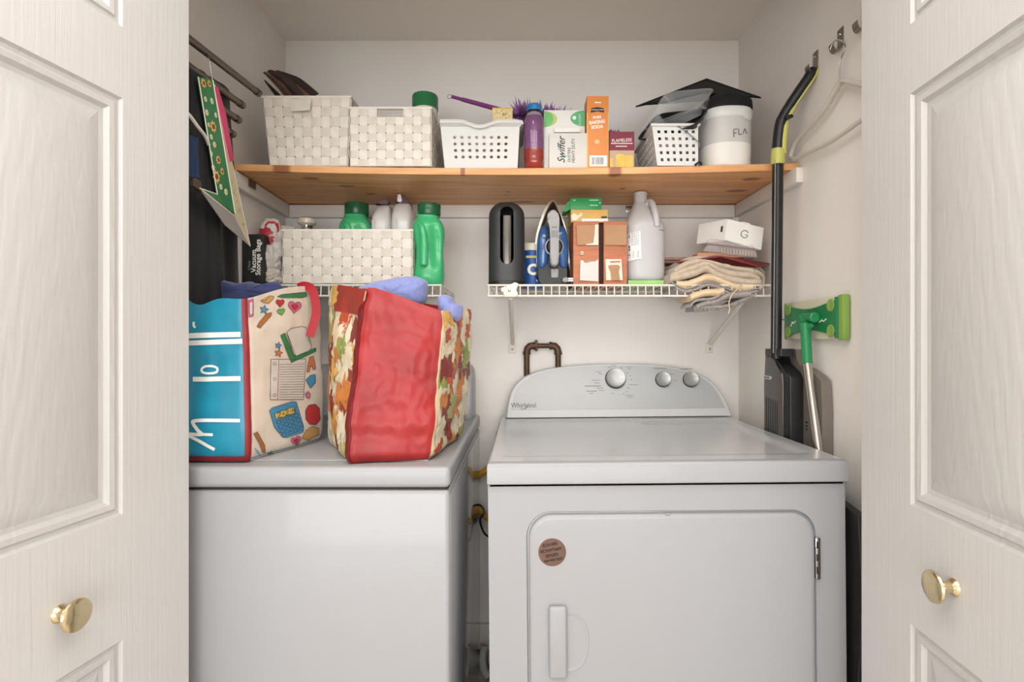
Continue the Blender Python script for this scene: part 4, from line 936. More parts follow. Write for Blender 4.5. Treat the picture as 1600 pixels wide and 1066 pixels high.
# cardboard box, opened front
CB = mat('kraft_cardboard', (178, 138, 104), .8, var=.05, vscale=30); CW = mat('printed_wood_card', (186, 116, 82), .6, var=.18, vscale=8, stretch=(1, 1, 9)); CWD = mat('torn_paper', (228, 216, 200), .7, var=.05)
x0, x1, zt_ = P(896, 0, 1.585).x, P(980, 0, 1.585).x, P(0, 346, 1.585).z
t = thing('cardboard_box', ((x0 + x1) / 2, 1.66, ZW), 'brown wood-print cardboard box with torn labels, standing on the wire shelf', 'box')
z0 = ZW + .001
for nm, lo, hi in (('side_panel', (x0, 1.588, z0), (x0 + .003, 1.74, zt_)), ('side_panel', (x1 - .003, 1.588, z0), (x1, 1.74, zt_)), ('back_panel', (x0, 1.737, z0), (x1, 1.74, zt_)), ('bottom_panel', (x0, 1.588, z0), (x1, 1.74, z0 + .003)), ('top_panel', (x0, 1.588, zt_ - .003), (x1, 1.74, zt_))):
    B().box(lo, hi).build(nm, CW if nm != 'back_panel' else CB, t)
xs0, xs1 = P(935.5, 0, 1.585).x, P(943, 0, 1.585).x
B().prism([Vector((x0, 1.588, z0)), Vector((xs0, 1.582, z0)), Vector((xs0, 1.582, zt_)), Vector((x0, 1.588, zt_))], (0, .003, 0)).build('flap', CW, t)
B().prism([Vector((xs1, 1.582, z0)), Vector((x1, 1.588, z0)), Vector((x1, 1.588, zt_)), Vector((xs1, 1.582, zt_))], (0, .003, 0)).build('flap', CW, t)
B().box((x0 + .01, 1.60, z0 + .003), (x1 - .01, 1.605, zt_ - .004)).build('inner_divider', mat('dark_card', (70, 44, 34), .8), t)
def patch(pts, m, nm, d=1.5795): B().prism(pp(pts, d), (0, .0012, 0)).build(nm, m, t)
patch([(901, 352), (930, 352), (929, 366), (926, 382), (902, 383)], CB, 'torn_patch'); patch([(930, 351), (935, 351), (935, 383), (916, 383), (916, 381.5), (927, 380), (929, 366)], CWD, 'torn_patch', 1.5788)
patch([(945, 352), (979, 352), (979, 383), (945, 383)], CB, 'torn_patch')
patch([(907, 407), (935, 405), (935, 440), (906, 438)], mat('white_label_paper', (214, 208, 202), .6), 'paper_label'); patch([(911, 406), (935, 405), (930, 408), (921, 409), (916, 411), (912, 409)], CB, 'torn_patch', 1.5782)
patch([(946, 405), (971, 405), (973, 438), (947, 438)], CWD, 'paper_label'); patch([(950, 416), (954, 414), (966, 414), (969, 417), (967, 425), (969, 438), (955, 438), (954, 426)], CB, 'torn_patch', 1.5782); patch([(953, 408), (970, 407.5), (969, 410), (954, 411)], CB, 'torn_patch', 1.5782)
patch([(907, 393), (911.5, 393), (911.5, 398), (907, 398)], CWD, 'printed_mark'); patch([(908.2, 394.3), (910.3, 394.3), (910.3, 396.7), (908.2, 396.7)], CW, 'printed_mark', 1.5782)
# boxes on top of it
zt0 = zt_ + .001; YL = mat('mustard_card', (206, 168, 88), .5, var=.06)
t = thing('carton', (P(921, 0, 1.6).x, 1.65, zt0), 'flat yellow carton lying on the cardboard box', 'box')
B().box((P(892, 0, 1.60).x, 1.60, zt0), (P(950, 0, 1.60).x, 1.70, P(0, 327.5, 1.60).z - .0), .001).build('body', YL, t)
B().box((P(909, 0, 1.60).x, 1.5992, zt0 + .001), (P(950, 0, 1.60).x, 1.6005, zt0 + .010)).build('white_edge', WC, t)
B().prism(pp([(892, 337), (897, 333), (903, 337), (909, 332), (910, 336), (905, 340), (900, 345), (894, 345)], 1.598), (0, .0015, 0)).build('torn_patch', CWD, t)
B().prism(pp([(940, 338), (948.5, 338), (948.5, 341), (939, 341)], 1.5985), (0, .001, 0)).build('printed_mark', BLACK, t)
zy = P(0, 327.5, 1.60).z + .001; GN = mat('bright_green_card', (42, 148, 84), .4, var=.06)
M_ = Matrix.Translation(P(914, 0, 1.64)) @ Matrix.Rotation(math.radians(-1.5), 4, 'Y')
t = thing('carton', (P(914, 0, 1.62).x, 1.66, zy), 'bright green carton on top of the yellow one, touching the pine board', 'box')
B().box((P(891, 0, 1.61).x, 1.61, zy), (P(940, 0, 1.61).x, 1.70, P(0, 309.5, 1.61).z), .001).build('body', GN, t)
B().prism(pp([(891, 313), (891, 327), (884, 331), (880, 330), (885, 318)], 1.615), (0, .06, 0)).build('open_flap', GN, t)
for x, y, l in ((896, 312, 3), (921, 312, 14), (922, 320, 12), (936, 316, 3)): B().prism(pp([(x, y), (x + l, y), (x + l, y + 1.6), (x, y + 1.6)], 1.609), (0, .001, 0)).build('printed_mark', mat('mint_ink', (170, 220, 186), .5), t)
# flat green-yellow packet under the jug
GP = mat('lime_packet', (150, 200, 110), .45, var=.25, vscale=9)
x0, x1 = P(982, 0, 1.585).x, P(1038, 0, 1.585).x
o = B().prism([Vector((x0, 1.59, ZW + .001)), Vector((x1, 1.59, ZW + .001)), Vector((x1, 1.70, ZW + .001)), Vector((x0, 1.70, ZW + .001))], (0, 0, .014), .0005).build('flat_packet', GP); tag(o, 'flat green and lime packet lying under the jug', 'packet')
# gallon jug
zj = ZW + .0155; cx, cy = P(1011.5, 0, 1.60).x, 1.655; HJ = P(0, 299, 1.64).z - zj
JUG = mat('milky_jug', (214, 212, 212), .32, var=.02, trans=.25, sub=.0)
t = thing('gallon_jug', (cx, cy, zj), 'translucent white gallon jug with paper label, cap off', 'jug')
rings = []
for z, r_, e, dx in ((0, .050, 2.6, 0), (.004, .056, 2.8, 0), (.012, .0585, 3, 0), (.03, .059, 3.2, 0), (.085, .0595, 3.2, 0), (.135, .060, 3.2, 0), (.160, .0595, 3.1, 0), (.172, .058, 2.9, -.001), (.182, .0535, 2.7, -.002), (.206, .041, 2.4, -.004), (.230, .0275, 2.2, -.0065), (.239, .0215, 2, -.0075), (.243, .0195, 2, -.008), (HJ - .002, .0195, 2, -.008), (HJ, .018, 2, -.008)):
    rings.append(supr(cx + dx, cy, zj + z, r_, r_, 44, e))
B().loft(rings).build('body', JUG, t, sharp=60)
B().tube(spline([(cx + .006, cy - .018, zj + .228), (cx + .012, cy - .028, zj + .238), (cx + .017, cy - .042, zj + .230), (cx + .022, cy - .054, zj + .205), (cx + .026, cy - .058, zj + .178), (cx + .027, cy - .056, zj + .160)], 5), .0095, 14).build('handle', JUG, t, sharp=70)
B().lathe([(.021, HJ - .008), (.021, HJ - .004)], (cx - .008, cy, zj), 32).build('neck_ring', JUG, t)
lab = [(978.5, 365), (1000, 361), (1002, 405), (981, 408)]
def jl(x, y):
    q = P(x, y, 1.60); dx = abs(q.x - cx) / .0605; yy_ = cy - .0605 * (max(0, 1 - min(.995, dx) ** 3.2)) ** (1 / 3.2) - .0012; return Vector((q.x, yy_, q.z))
b = B().grid(lambda u, v: jl((978.5 * (1 - u) + 1000 * u) * (1 - v) + (981 * (1 - u) + 1002 * u) * v, (365 * (1 - u) + 361 * u) * (1 - v) + (408 * (1 - u) + 405 * u) * v), 12, 4).solid(.0005); lb = b.build('paper_label', mat('label_paper', (232, 230, 226), .6), t)
for x, y0, y1, w_, m in ((983, 366, 404, 2.0, INK2), (987.5, 364, 384, .9, GREYI), (990.2, 363.5, 384, .9, GREYI), (993, 363, 384, .9, GREYI), (996, 362.6, 384, .8, GREYI)):
    b = B(); y = y0
    while y < y1:
        l = random.uniform(1.5, 4); b.poly([jl(x + dx, min(y1, y + dy)) + Vector((0, -.0006, 0)) for dx, dy in ((0, 0), (w_, 0), (w_, l), (0, l))]); y += l + 1
    b.solid(.0002).build('printed_mark', m, lb)
b = B()
for k in range(7): b.poly([jl(989 + dx, 393 + k * 1.5 + dy) + Vector((0, -.0006, 0)) for dx, dy in ((0, 0), (8, -.6), (8, .3), (0, .9))])
b.solid(.0002).build('barcode', INK2, lb)
B().tube([jl(1029, 359.5), jl(1034, 359.5), jl(1038, 360.5)], .0006, 5).build('pen_mark', INK2, t)
# ---------------------------------------------------------------- rags and the things on them
BEI = mat('beige_terry', (204, 186, 164), .95, var=.12, vscale=90, bump=.8, bscale=700, sheen=.4); CRM = mat('cream_cloth', (224, 200, 164), .9, var=.06, vscale=60, bump=.3, bscale=500); GRF = mat('grey_fleece', (168, 158, 152), .95, var=.2, vscale=160, bump=.9, bscale=500, sheen=.4)
def layer(b, pts, th, d, dep, seed, sag=0.0, n=4):
    """one thick fold: a wavy front edge swept to the back"""
    c = [tuple(v)[:2] for v in spline([(x, y, 0) for x, y in pts], n)]
    m = 10; rings = []
    for (x, y) in c:
        ring = []
        prof = [(0, -.5)] + [(-.35 * math.sin(math.pi * s / 6) , -.5 + s / 6) for s in range(1, 6)] + [(0, .5)]
        for s, (oy, oz) in enumerate(prof):
            p = P(x, y, d); ring.append(p + Vector((0, oy * th * 1.4 + .002 * nz3((x * .1, s, seed), 1), oz * th + .0012 * nz3((x * .13, s * .7, seed), 1.3))))
        for f in (.33, .66, 1): 
            p = P(x, y, d); ring.append(p + Vector((0, dep * f, .5 * th + sag * f)))
        for f in (1, .66, .33):
            p = P(x, y, d); ring.append(p + Vector((0, dep * f, -.5 * th + sag * f)))
        rings.append(ring)
    b.loft(rings); return b
def rag(name, layers, m, label, d=1.55, dep=.2):
    t = thing(name, P(1120, 445, d + .1), label, 'cloth', 'folded rags on the wire shelf')
    for i, (pts, th, dd, mm) in enumerate(layers): layer(B(), pts, th, d + dd, dep, i + len(label), 0).build('fold', mm or m, t, sharp=60)
    return t
rag('terry_cloth', [([(1060, 412), (1080, 405), (1105, 404), (1135, 408), (1165, 412), (1186, 420), (1194, 428)], .014, .03, None), ([(1053, 425), (1072, 413), (1095, 408), (1120, 412), (1150, 419), (1178, 424), (1193, 434)], .020, .01, None),
                    ([(1047, 433), (1066, 424), (1085, 418), (1104, 412), (1124, 422), (1150, 429), (1172, 430), (1186, 436)], .018, .0, None), ([(1046, 437), (1064, 432), (1088, 426), (1104, 419), (1120, 429), (1144, 437), (1168, 441), (1188, 441)], .020, -.004, None),
                    ([(1180, 424), (1190, 428), (1194, 436), (1192, 446), (1186, 452)], .010, -.01, None)], BEI, 'beige terry cloths folded on top of the rag pile')
rag('lined_mat', [([(1056, 444), (1072, 445), (1088, 440), (1104, 434), (1122, 437), (1142, 446), (1160, 450), (1176, 448)], .022, .0, CRM), ([(1050, 441), (1060, 447), (1072, 451), (1088, 447), (1104, 441), (1120, 444), (1138, 452), (1156, 456), (1178, 452), (1190, 450)], .0045, -.012, GRF), ([(1056, 450), (1072, 455), (1090, 451), (1106, 445), (1122, 449), (1136, 457), (1150, 460), (1166, 458), (1184, 455)], .009, -.008, GRF)], CRM, 'cream mat with grey fleece backing under the beige terry cloths')
rag('fleece_roll', [([(1078, 466), (1090, 461), (1106, 457), (1120, 457), (1130, 455)], .020, -.03, CRM), ([(1080, 478), (1086, 471), (1098, 468), (1112, 467), (1124, 462), (1128, 457)], .007, -.036, GRF), ([(1088, 481), (1102, 474), (1118, 471), (1136, 463), (1154, 461), (1172, 460)], .016, -.026, GRF), ([(1090, 482), (1108, 481), (1126, 480), (1144, 477), (1160, 470), (1176, 463)], .012, -.022, GRF)], GRF, 'grey fleece roll hanging lowest over the wire shelf edge', dep=.10)
b = B()
for k in range(420):
    f = random.random(); x = 1084 + f * 96; y = 483 - 20 * max(0, (f - .45) / .55) ** 1.2 + random.uniform(-5, 1); p = P(x, y, 1.518 + random.uniform(-.004, .02)); e = p + Vector((random.gauss(0, .004), random.gauss(0, .003), -random.uniform(.002, .009)))
    b.tube([p, p.lerp(e, .5) + Vector((random.gauss(0, .0015), 0, 0)), e], .0007, 3)
o = b.build('frayed_fringe', GRF, [x for x in COL.objects if x.name == 'fleece_roll'][0]); o['kind'] = 'stuff'
o = B().tube(spline([P(1160, 444, 1.53), P(1152, 452, 1.505), P(1143, 462, 1.495), P(1139, 474, 1.495), P(1140, 483, 1.497), P(1138, 491, 1.50)], 5), [.0011 + .0007 * ((k * 7) % 3) / 2 for k in range(26)], 6).build('loose_thread', CRM); tag(o, 'loose cream thread hanging down from the rag pile', 'thread')
MRD = mat('dark_red_folder', (122, 34, 40), .5, var=.06)
fo = [P(1056, 412, 1.56), P(1078, 394, 1.63), P(1140, 401, 1.60), P(1198, 413, 1.60), P(1188, 419, 1.545), P(1130, 409, 1.545)]
fo = [P(1054, 411, 1.565), P(1126, 401.5, 1.545), P(1188, 418, 1.545), P(1203, 413, 1.62), P(1180, 410, 1.78), P(1086, 401, 1.78)]
o = B().loft([fo, [p + Vector((0, 0, .0035)) for p in fo]]).build('folder', MRD); tag(o, 'dark red folder lying on the rag pile', 'folder')
zt1 = P(0, 403, 1.6).z
M1 = Matrix.Translation(P(1140, 396, 1.60)) @ Matrix.Rotation(math.radians(8), 4, 'Y') @ Matrix.Rotation(math.radians(-6), 4, 'Z')
t = thing('clear_box', P(1140, 404, 1.62), 'clear plastic clamshell box lying on the dark red folder', 'box')
hw = .082
for nm, lo, hi in (('base', (-hw, -.02, -.008), (hw * .95, .13, .016)), ('lid', (-hw * .9, -.015, .017), (hw * .85, .12, .034))):
    b = B(); b.box(lo, hi, .006, 3)
    for v in b.bm.verts:
        k = 1 - .14 * (v.co.z - lo[2]) / (hi[2] - lo[2]); v.co.x *= k; v.co = M1 @ v.co
    b.build(nm, mat('clear_pet_box', (226, 214, 212), .08, alpha=.35, coat=.4, var=.02), t, sharp=60)
for k in range(14):
    c = M1 @ Vector((-.045 + k * .0085, -.0215, .002)); B().box(c - Vector((.0012, .001, .007)), c + Vector((.0012, .002, .007)), .0008).build('rib', mat('clear_rib', (216, 204, 200), .2, alpha=.6), t)
o = card('brown_card', (P(1090, 0, 1.59).x, 1.59, P(0, 402.5, 1.59).z), (P(1167, 0, 1.59).x, 1.64, P(0, 395, 1.59).z), mat('tan_board', (190, 140, 108), .6), 'tan card strip lying between folder and clear box', 'card', M=Matrix.Identity(4))
pts = [P(1137, 342, 1.58), P(1194, 356, 1.58), P(1190, 391, 1.58), P(1133, 375, 1.58)]
dirb = Vector((-.055, .09, .004))
t = thing('gift_box', P(1162, 392, 1.62), 'small white box with ring-shaped logo tilted on the clear box', 'box')
b = B().loft([pts, [p + dirb for p in pts]]); es = b.bm.edges[:]; bmesh.ops.bevel(b.bm, geom=es, offset=.0012, segments=2, affect='EDGES'); bx = b.build('body', WC, t)
nf = (pts[1] - pts[0]).cross(pts[3] - pts[0]).normalized(); nf = nf if nf.y < 0 else -nf
c = sum(pts, Vector()) / 4 + nf * .0006; rr_ = (pts[1] - pts[0]).normalized(); uu = rr_.cross(nf).normalized(); uu = uu if uu.z > 0 else -uu
b = B().tube([c + (rr_ * math.cos(a) + uu * math.sin(a)) * .0105 for a in [math.radians(30 + 290 * k / 20) for k in range(21)]], .0011, 6); b.build('logo', GREYI, t)
B().tube([c + rr_ * .001 - uu * .001, c + rr_ * .009 - uu * .001, c + rr_ * .009 - uu * .007], .0011, 6).build('logo', GREYI, t)
B().prism([pts[0].lerp(pts[1], a_) + uu * z_ + nf * .0004 for a_, z_ in ((.38, -.0006), (.62, -.0006), (.60, .0022), (.40, .0022))], dirb * .05).build('tuck_flap', WC, t)
sidec = (pts[0] + pts[3]) / 2 + dirb * .3
B().prism([pts[0].lerp(pts[3], a_) + dirb * b_ + Vector((-.0006, -.0004, 0)) for a_, b_ in ((.3, .12), (.6, .12), (.58, .18), (.32, .18))], (-.0005, 0, 0)).build('printed_mark', INK2, t)
for i, (y, c_) in enumerate(((402, (168, 128, 112)), (407, (140, 96, 84)))):
    o = card('booklet', (P(1038, 0, 1.70).x, 1.70, P(0, y + 4.2, 1.70).z), (P(1075, 0, 1.70).x, 1.78, P(0, y, 1.70).z), mat('booklet_%d' % i, c_, .6, var=.2, vscale=40), ['upper thin brown booklet behind the jug and the rags', 'lower thin brown booklet behind the jug and the rags'][i], 'booklet')
# ---------------------------------------------------------------- tote bags on the washer
def bag_surface(base, top, bulge, wr, seed, topf=None, rnd=.10):
    base = [Vector(p) for p in base]; top = [Vector(p) for p in top]
    cb = sum(base, Vector()) / 4; ctp = sum(top, Vector()) / 4
    def Q(u, v):
        u %= 4; i = int(u); f = u - i; j = (i + 1) % 4
        p = (base[i] * (1 - f) + base[j] * f) * (1 - v) + (top[i] * (1 - f) + top[j] * f) * v
        if topf: p.z += topf(u) * v ** 3
        return p
    def S(u, v):
        p = (Q(u - rnd, v) + Q(u, v) * 2 + Q(u + rnd, v)) / 4
        c = cb * (1 - v) + ctp * v; o = p - c; o.z = 0; o.normalize()
        k = bulge * math.sin(math.pi * min(1, v * .92 + .04)) ** .8
        if v < .06: k -= .010 * (1 - v / .06) ** 2
        n1 = nz3((u * 2.2, v * 3, seed), 1); n2 = nz3((u * 1.5, v * 11, seed + 4), 1); n3 = abs(nz3((u * 6, v * 9, seed + 9), 1))
        return p + o * (k + wr * (n1 * 1.1 + n2 * .55 - n3 * .5))
    return S
def normal(S, u, v, e=.004):
    v = min(max(v, e), 1 - e); a = S(u + e, v) - S(u - e, v); b = S(u, v + e) - S(u, v - e); return a.cross(b).normalized()
def inv(S, u0, u1, x, y):
    key = (id(S), u0, u1)
    if key not in INV:
        INV[key] = [(u0 + (u1 - u0) * i / 24, j / 24, proj(S(u0 + (u1 - u0) * i / 24, j / 24))) for i in range(25) for j in range(25)]
    u, v, _ = min(INV[key], key=lambda g: (g[2][0] - x) ** 2 + (g[2][1] - y) ** 2)
    for _ in range(5):
        p = proj(S(u, v)); pu = proj(S(u + .01, v)); pv = proj(S(u, v + .01))
        a, b_, c, d = (pu[0] - p[0]) / .01, (pv[0] - p[0]) / .01, (pu[1] - p[1]) / .01, (pv[1] - p[1]) / .01; D = a * d - b_ * c
        if abs(D) < 1e-6: break
        ex, ey = x - p[0], y - p[1]; u += max(-.05, min(.05, (d * ex - b_ * ey) / D)); v += max(-.05, min(.05, (a * ey - c * ex) / D)); v = min(1.0, max(0, v))
    return u, v
INV = {}
def decal(S, u0, u1, polys, m, parent, name, off=.0012, uv=False, maxe=9):
    b = bmesh.new()
    for pts in polys:
        vs = [b.verts.new((x, y, 0)) for x, y in pts]
        try: f = b.faces.new(vs)
        except ValueError: continue
    bmesh.ops.triangulate(b, faces=b.faces[:])
    for _ in range(3):
        es = [e for e in b.edges if e.calc_length() > maxe]
        if not es: break
        bmesh.ops.subdivide_edges(b, edges=es, cuts=1); bmesh.ops.triangulate(b, faces=b.faces[:])
    for v in b.verts:
        u, w_ = (v.co.x, v.co.y) if uv else inv(S, u0, u1, v.co.x, v.co.y)
        w_ = min(.999, max(.001, w_)); v.co = S(u, w_) + normal(S, u, w_) * off
    q = B(); q.bm.free(); q.bm = b
    return q.build(name, m, parent, recalc=False)
def stroke(pts, w_, closed=False, n=3):
    c = [Vector((p.x, p.y)) for p in spline([(x, y, 0) for x, y in pts], n, closed)] if n > 1 else [Vector(p) for p in pts] + ([Vector(pts[0])] if closed else [])
    if closed and n > 1: c.append(c[0])
    out = []
    for a, b_ in zip(c, c[1:]):
        d = b_ - a
        if d.length < 1e-6: continue
        d.normalize(); a2 = a - d * w_ * .2; b2 = b_ + d * w_ * .2; nn = Vector((-d.y, d.x)) * w_ / 2
        out.append([tuple(a2 - nn), tuple(b2 - nn), tuple(b2 + nn), tuple(a2 + nn)])
    return out
def panel(S, u0, u1, v0, v1, m, parent, name, nu=48, nv=44, off=0, th=.0018):
    def f(u, v):
        uu = u0 + (u1 - u0) * u; vv = v0 + (v1 - v0) * v
        p = S(uu, vv); return p + (normal(S, uu, vv) * off if off else Vector())
    b = B().grid(f, nu, nv); b.solid(th); return b.build(name, m, parent, sharp=60)
TEAL = mat('teal_woven_plastic', (27, 126, 152), .4, var=.12, vscale=14, coat=.1, bump=.12, bscale=60); NAT = mat('natural_canvas_print', (206, 194, 180), .6, var=.04, vscale=14, bump=.1, bscale=90)
REDT = mat('red_trim_tape', (126, 26, 34), .5, var=.08); REDP = mat('red_woven_plastic', (146, 30, 30), .46, var=.22, vscale=9, coat=.05, bump=.55, bscale=34)
zb = DZ + .0035
S1 = bag_surface([(-.782, 1.096, zb), (-.547, 1.090, zb), (-.485, 1.335, zb), (-.77, 1.36, zb)], [(-.775, 1.11, 1.262), (-.560, 1.10, 1.250), (-.498, 1.33, 1.296), (-.76, 1.34, 1.262)], .010, .0045, 2.0,
                 lambda u: -.026 * math.exp(-((u - .55) / .14) ** 2) + .006 * math.sin(5 * u), .06)
tb = thing('tote_bag', (-.645, 1.22, zb), 'teal tote bag with school doodles printed on its white side', 'bag', 'tote bags on the washer')
fp = panel(S1, -.02, .99, 0, 1, TEAL, tb, 'front_panel'); sp_ = panel(S1, .99, 2.02, 0, 1, NAT, tb, 'side_panel'); panel(S1, 2.02, 3.0, 0, 1, TEAL, tb, 'back_panel', 20, 20); panel(S1, 3.0, 3.98, 0, 1, NAT, tb, 'side_panel', 20, 20)
B().loft([[S1(4 * k / 60, .012) for k in range(60)], [S1(4 * k / 60, .018) + Vector((0, 0, .0)) for k in range(60)]]).build('bottom_panel', TEAL, tb)
panel(S1, .972, 1.028, 0, 1, REDT, tb, 'edge_tape', 4, 44, .0012, .001); panel(S1, -.02, .99, .004, .035, REDT, tb, 'edge_tape', 40, 3, .0012, .001)
WST = mat('white_print', (222, 220, 214), .4, var=.03)
D = lambda polys, m, nm, u0=1.0, u1=2.0, par=None, off=.0014: decal(S1, u0, u1, polys, m, par or sp_, nm, off)
Z = lambda zx, zy: (290 + zx * .2815, 430 + zy * .2814)
zz = lambda l: [Z(*p) for p in l]
DK = mat('doodle_outline', (62, 52, 54), .6); CR_ = {n: mat('doodle_' + n, tuple(v * .84 for v in c), .5, var=.05) for n, c in dict(blue=(76, 160, 208), red=(204, 52, 56), pink=(222, 116, 158), green=(58, 138, 84), lime=(120, 190, 90), orange=(220, 130, 84), tan=(222, 170, 104), yellow=(232, 208, 110), paper=(232, 226, 216), brown=(186, 116, 60)).items()}
# lettering on the teal front: strokes of a big white word running upwards
F1 = lambda polys: decal(S1, 0, 1, polys, WST, fp, 'lettering', .0014)
F1(stroke(zz([(300, 808), (150, 806), (60, 808), (42, 820), (70, 862), (90, 884), (20, 882)]), 5.5)); F1(stroke(zz([(90, 884), (150, 886)]), 4.5)); F1(stroke(zz([(20, 892), (80, 922), (120, 945), (160, 966)]), 5))
F1(stroke(zz([(48, 578), (120, 578), (190, 576), (300, 574)]), 7.5)); F1(stroke(zz([(92, 524), (110, 508), (150, 506), (178, 518), (172, 540), (130, 546), (98, 540)]), 3.5, True))
F1(stroke(zz([(12, 338), (120, 334), (300, 330)]), 8)); F1(stroke(zz([(12, 378), (120, 374), (310, 368)]), 8)); F1(stroke(zz([(48, 262), (46, 278), (54, 292)]), 3.5))
def star(cx, cy, r): return [[(cx + (r if k % 2 == 0 else r * .42) * math.sin(k * math.pi / 5 + .2), cy - (r if k % 2 == 0 else r * .42) * math.cos(k * math.pi / 5 + .2)) for k in range(10)]]
def heart(cx, cy, r, rot=0):
    out = []
    for k in range(26):
        t_ = 2 * math.pi * k / 26; x = 16 * math.sin(t_) ** 3 / 17; y = -(13 * math.cos(t_) - 5 * math.cos(2 * t_) - 2 * math.cos(3 * t_) - math.cos(4 * t_)) / 17
        out.append((cx + r * (x * math.cos(rot) - y * math.sin(rot)), cy + r * (x * math.sin(rot) + y * math.cos(rot))))
    return [out]
def outl(poly, w_=.55): return stroke(poly, w_, True, 1)
def dood(poly, m, nm, lift=0): D([poly], CR_[m], nm, off=.0014 + lift); D(outl(poly), DK, nm + '_outline', off=.0019 + lift)
for (x, y, r, m) in ((432, 192, 7.5, 'blue'), (511, 391, 5.5, 'blue'), (512, 433, 7, 'orange'), (470, 993, 5.5, 'lime')): dood(star(*Z(x, y), r)[0], m, 'printed_star')
dood(heart(*Z(521, 154), 7, 0)[0], 'red', 'printed_heart'); dood(heart(*Z(527, 203), 6.5, -.2)[0], 'lime', 'printed_heart'); dood(heart(*Z(602, 175), 11, .1)[0], 'pink', 'printed_heart'); D(heart(*Z(602, 177), 6, .1), CR_['red'], 'printed_heart', off=.0019); dood(heart(*Z(610, 918), 8.5, -.3)[0], 'pink', 'printed_heart'); D(heart(*Z(610, 920), 4.5, -.3), CR_['red'], 'printed_heart', off=.0019)
dood(zz([(505, 120), (530, 108), (640, 97), (668, 95), (669, 118), (640, 126), (535, 126)]), 'green', 'printed_crayon')
dood(zz([(412, 140), (440, 142), (460, 116), (486, 118), (484, 130), (456, 158), (424, 150)]), 'tan', 'printed_tick')
dood(zz([(392, 288), (405, 262), (446, 214), (474, 208), (470, 228), (440, 262), (412, 294)]), 'brown', 'printed_crayon')
dood(zz([(346, 140), (372, 132), (372, 226), (350, 234)]), 'pink', 'printed_ruler'); D([zz([(353, 155), (367, 150), (367, 214), (355, 220)])], CR_['paper'], 'printed_ruler', off=.0019)
dood(zz([(524, 334), (548, 322), (596, 450), (720, 404), (720, 424), (584, 486), (578, 474)]), 'green', 'printed_book'); dood(zz([(556, 318), (580, 296), (640, 286), (664, 292), (694, 398), (680, 420), (606, 450), (594, 438)]), 'paper', 'printed_book', .0008)
D(stroke(zz([(556, 318), (606, 450)]), .6, False, 1), DK, 'printed_book', off=.0030)
pg = zz([(470, 468), (664, 466), (650, 690), (466, 692)]); dood(pg, 'paper', 'printed_page')
for k in range(14): D(stroke(zz([(516, 496 + k * 14), (656, 494 + k * 14)]), .45, False, 1), DK, 'printed_line', off=.0019)
D(stroke(zz([(514, 470), (506, 690)]), .6, False, 1), CR_['red'], 'printed_line', off=.002)
for y in (492, 578, 666): D(outl([(Z(490, y)[0] + 2.3 * math.cos(a), Z(490, y)[1] + 2.3 * math.sin(a)) for a in [k * math.pi / 6 for k in range(12)]], .5), DK, 'printed_ring', off=.002)
dood(zz([(462, 752), (478, 736), (590, 702), (612, 706), (652, 840), (648, 872), (560, 902), (536, 900), (498, 852), (490, 846)]), 'blue', 'printed_calculator'); dood(zz([(488, 768), (596, 730), (606, 764), (498, 802)]), 'yellow', 'printed_calculator', .0008)
for r_ in range(4):
    for c_ in range(4):
        x = 500 + c_ * 32 + r_ * 10; y = 812 - c_ * 12 + r_ * 24; D(outl(zz([(x, y), (x + 22, y - 8), (x + 26, y + 8), (x + 4, y + 16)]), .6), DK, 'printed_key', off=.0022)
dg = {'2': [(0, 4), (4, 0), (9, 3), (8, 10), (0, 20), (11, 18)], '+': None, '4': [(6, 0), (0, 12), (12, 11)]}
D(stroke(zz([(502, 770), (512, 760), (522, 766), (504, 794), (528, 786)]), .8, False, 1), DK, 'printed_digit', off=.0032); D(stroke(zz([(531, 772), (541, 769)]), .7, False, 1), DK, 'printed_digit', off=.0032); D(stroke(zz([(536, 763), (537, 778)]), .7, False, 1), DK, 'printed_digit', off=.0032)
D(stroke(zz([(546, 756), (555, 747), (564, 752), (548, 780), (570, 772)]), .8, False, 1), DK, 'printed_digit', off=.0032); D(stroke(zz([(574, 757), (582, 755)]), .7, False, 1), DK, 'printed_digit', off=.0032); D(stroke(zz([(588, 737), (586, 754), (600, 749)]), .8, False, 1), DK, 'printed_digit', off=.0032); D(stroke(zz([(596, 735), (599, 763)]), .8, False, 1), DK, 'printed_digit', off=.0032)
dood(zz([(668, 540), (684, 456), (706, 450), (720, 520), (704, 526), (700, 504), (688, 508), (684, 536)]), 'orange', 'printed_letter_a')
dood(zz([(664, 582), (690, 556), (716, 552), (718, 596), (690, 628)]), 'blue', 'printed_brush'); dood(zz([(660, 660), (676, 646), (690, 660), (686, 684), (668, 680)]), 'pink', 'printed_pin')
dood(zz([(662, 750), (680, 722), (716, 716), (740, 740), (744, 800), (720, 832), (686, 828), (664, 800)]), 'red', 'printed_apple')
dood(zz([(642, 904), (664, 862), (700, 840), (736, 850), (738, 884), (700, 900), (680, 918)]), 'tan', 'printed_protractor'); dood(zz([(374, 880), (394, 870), (436, 944), (440, 984), (424, 984), (404, 930)]), 'brown', 'printed_crayon')
for k in range(3): D(stroke(zz([(380 + k * 6, 958 + k * 8), (392 + k * 6, 984), (414, 1000)]), .6), CR_['blue'], 'printed_scribble', off=.0018)
dood(zz([(374, 1028), (400, 1016), (436, 1018), (428, 1028), (396, 1034)]), 'red', 'printed_crayon')
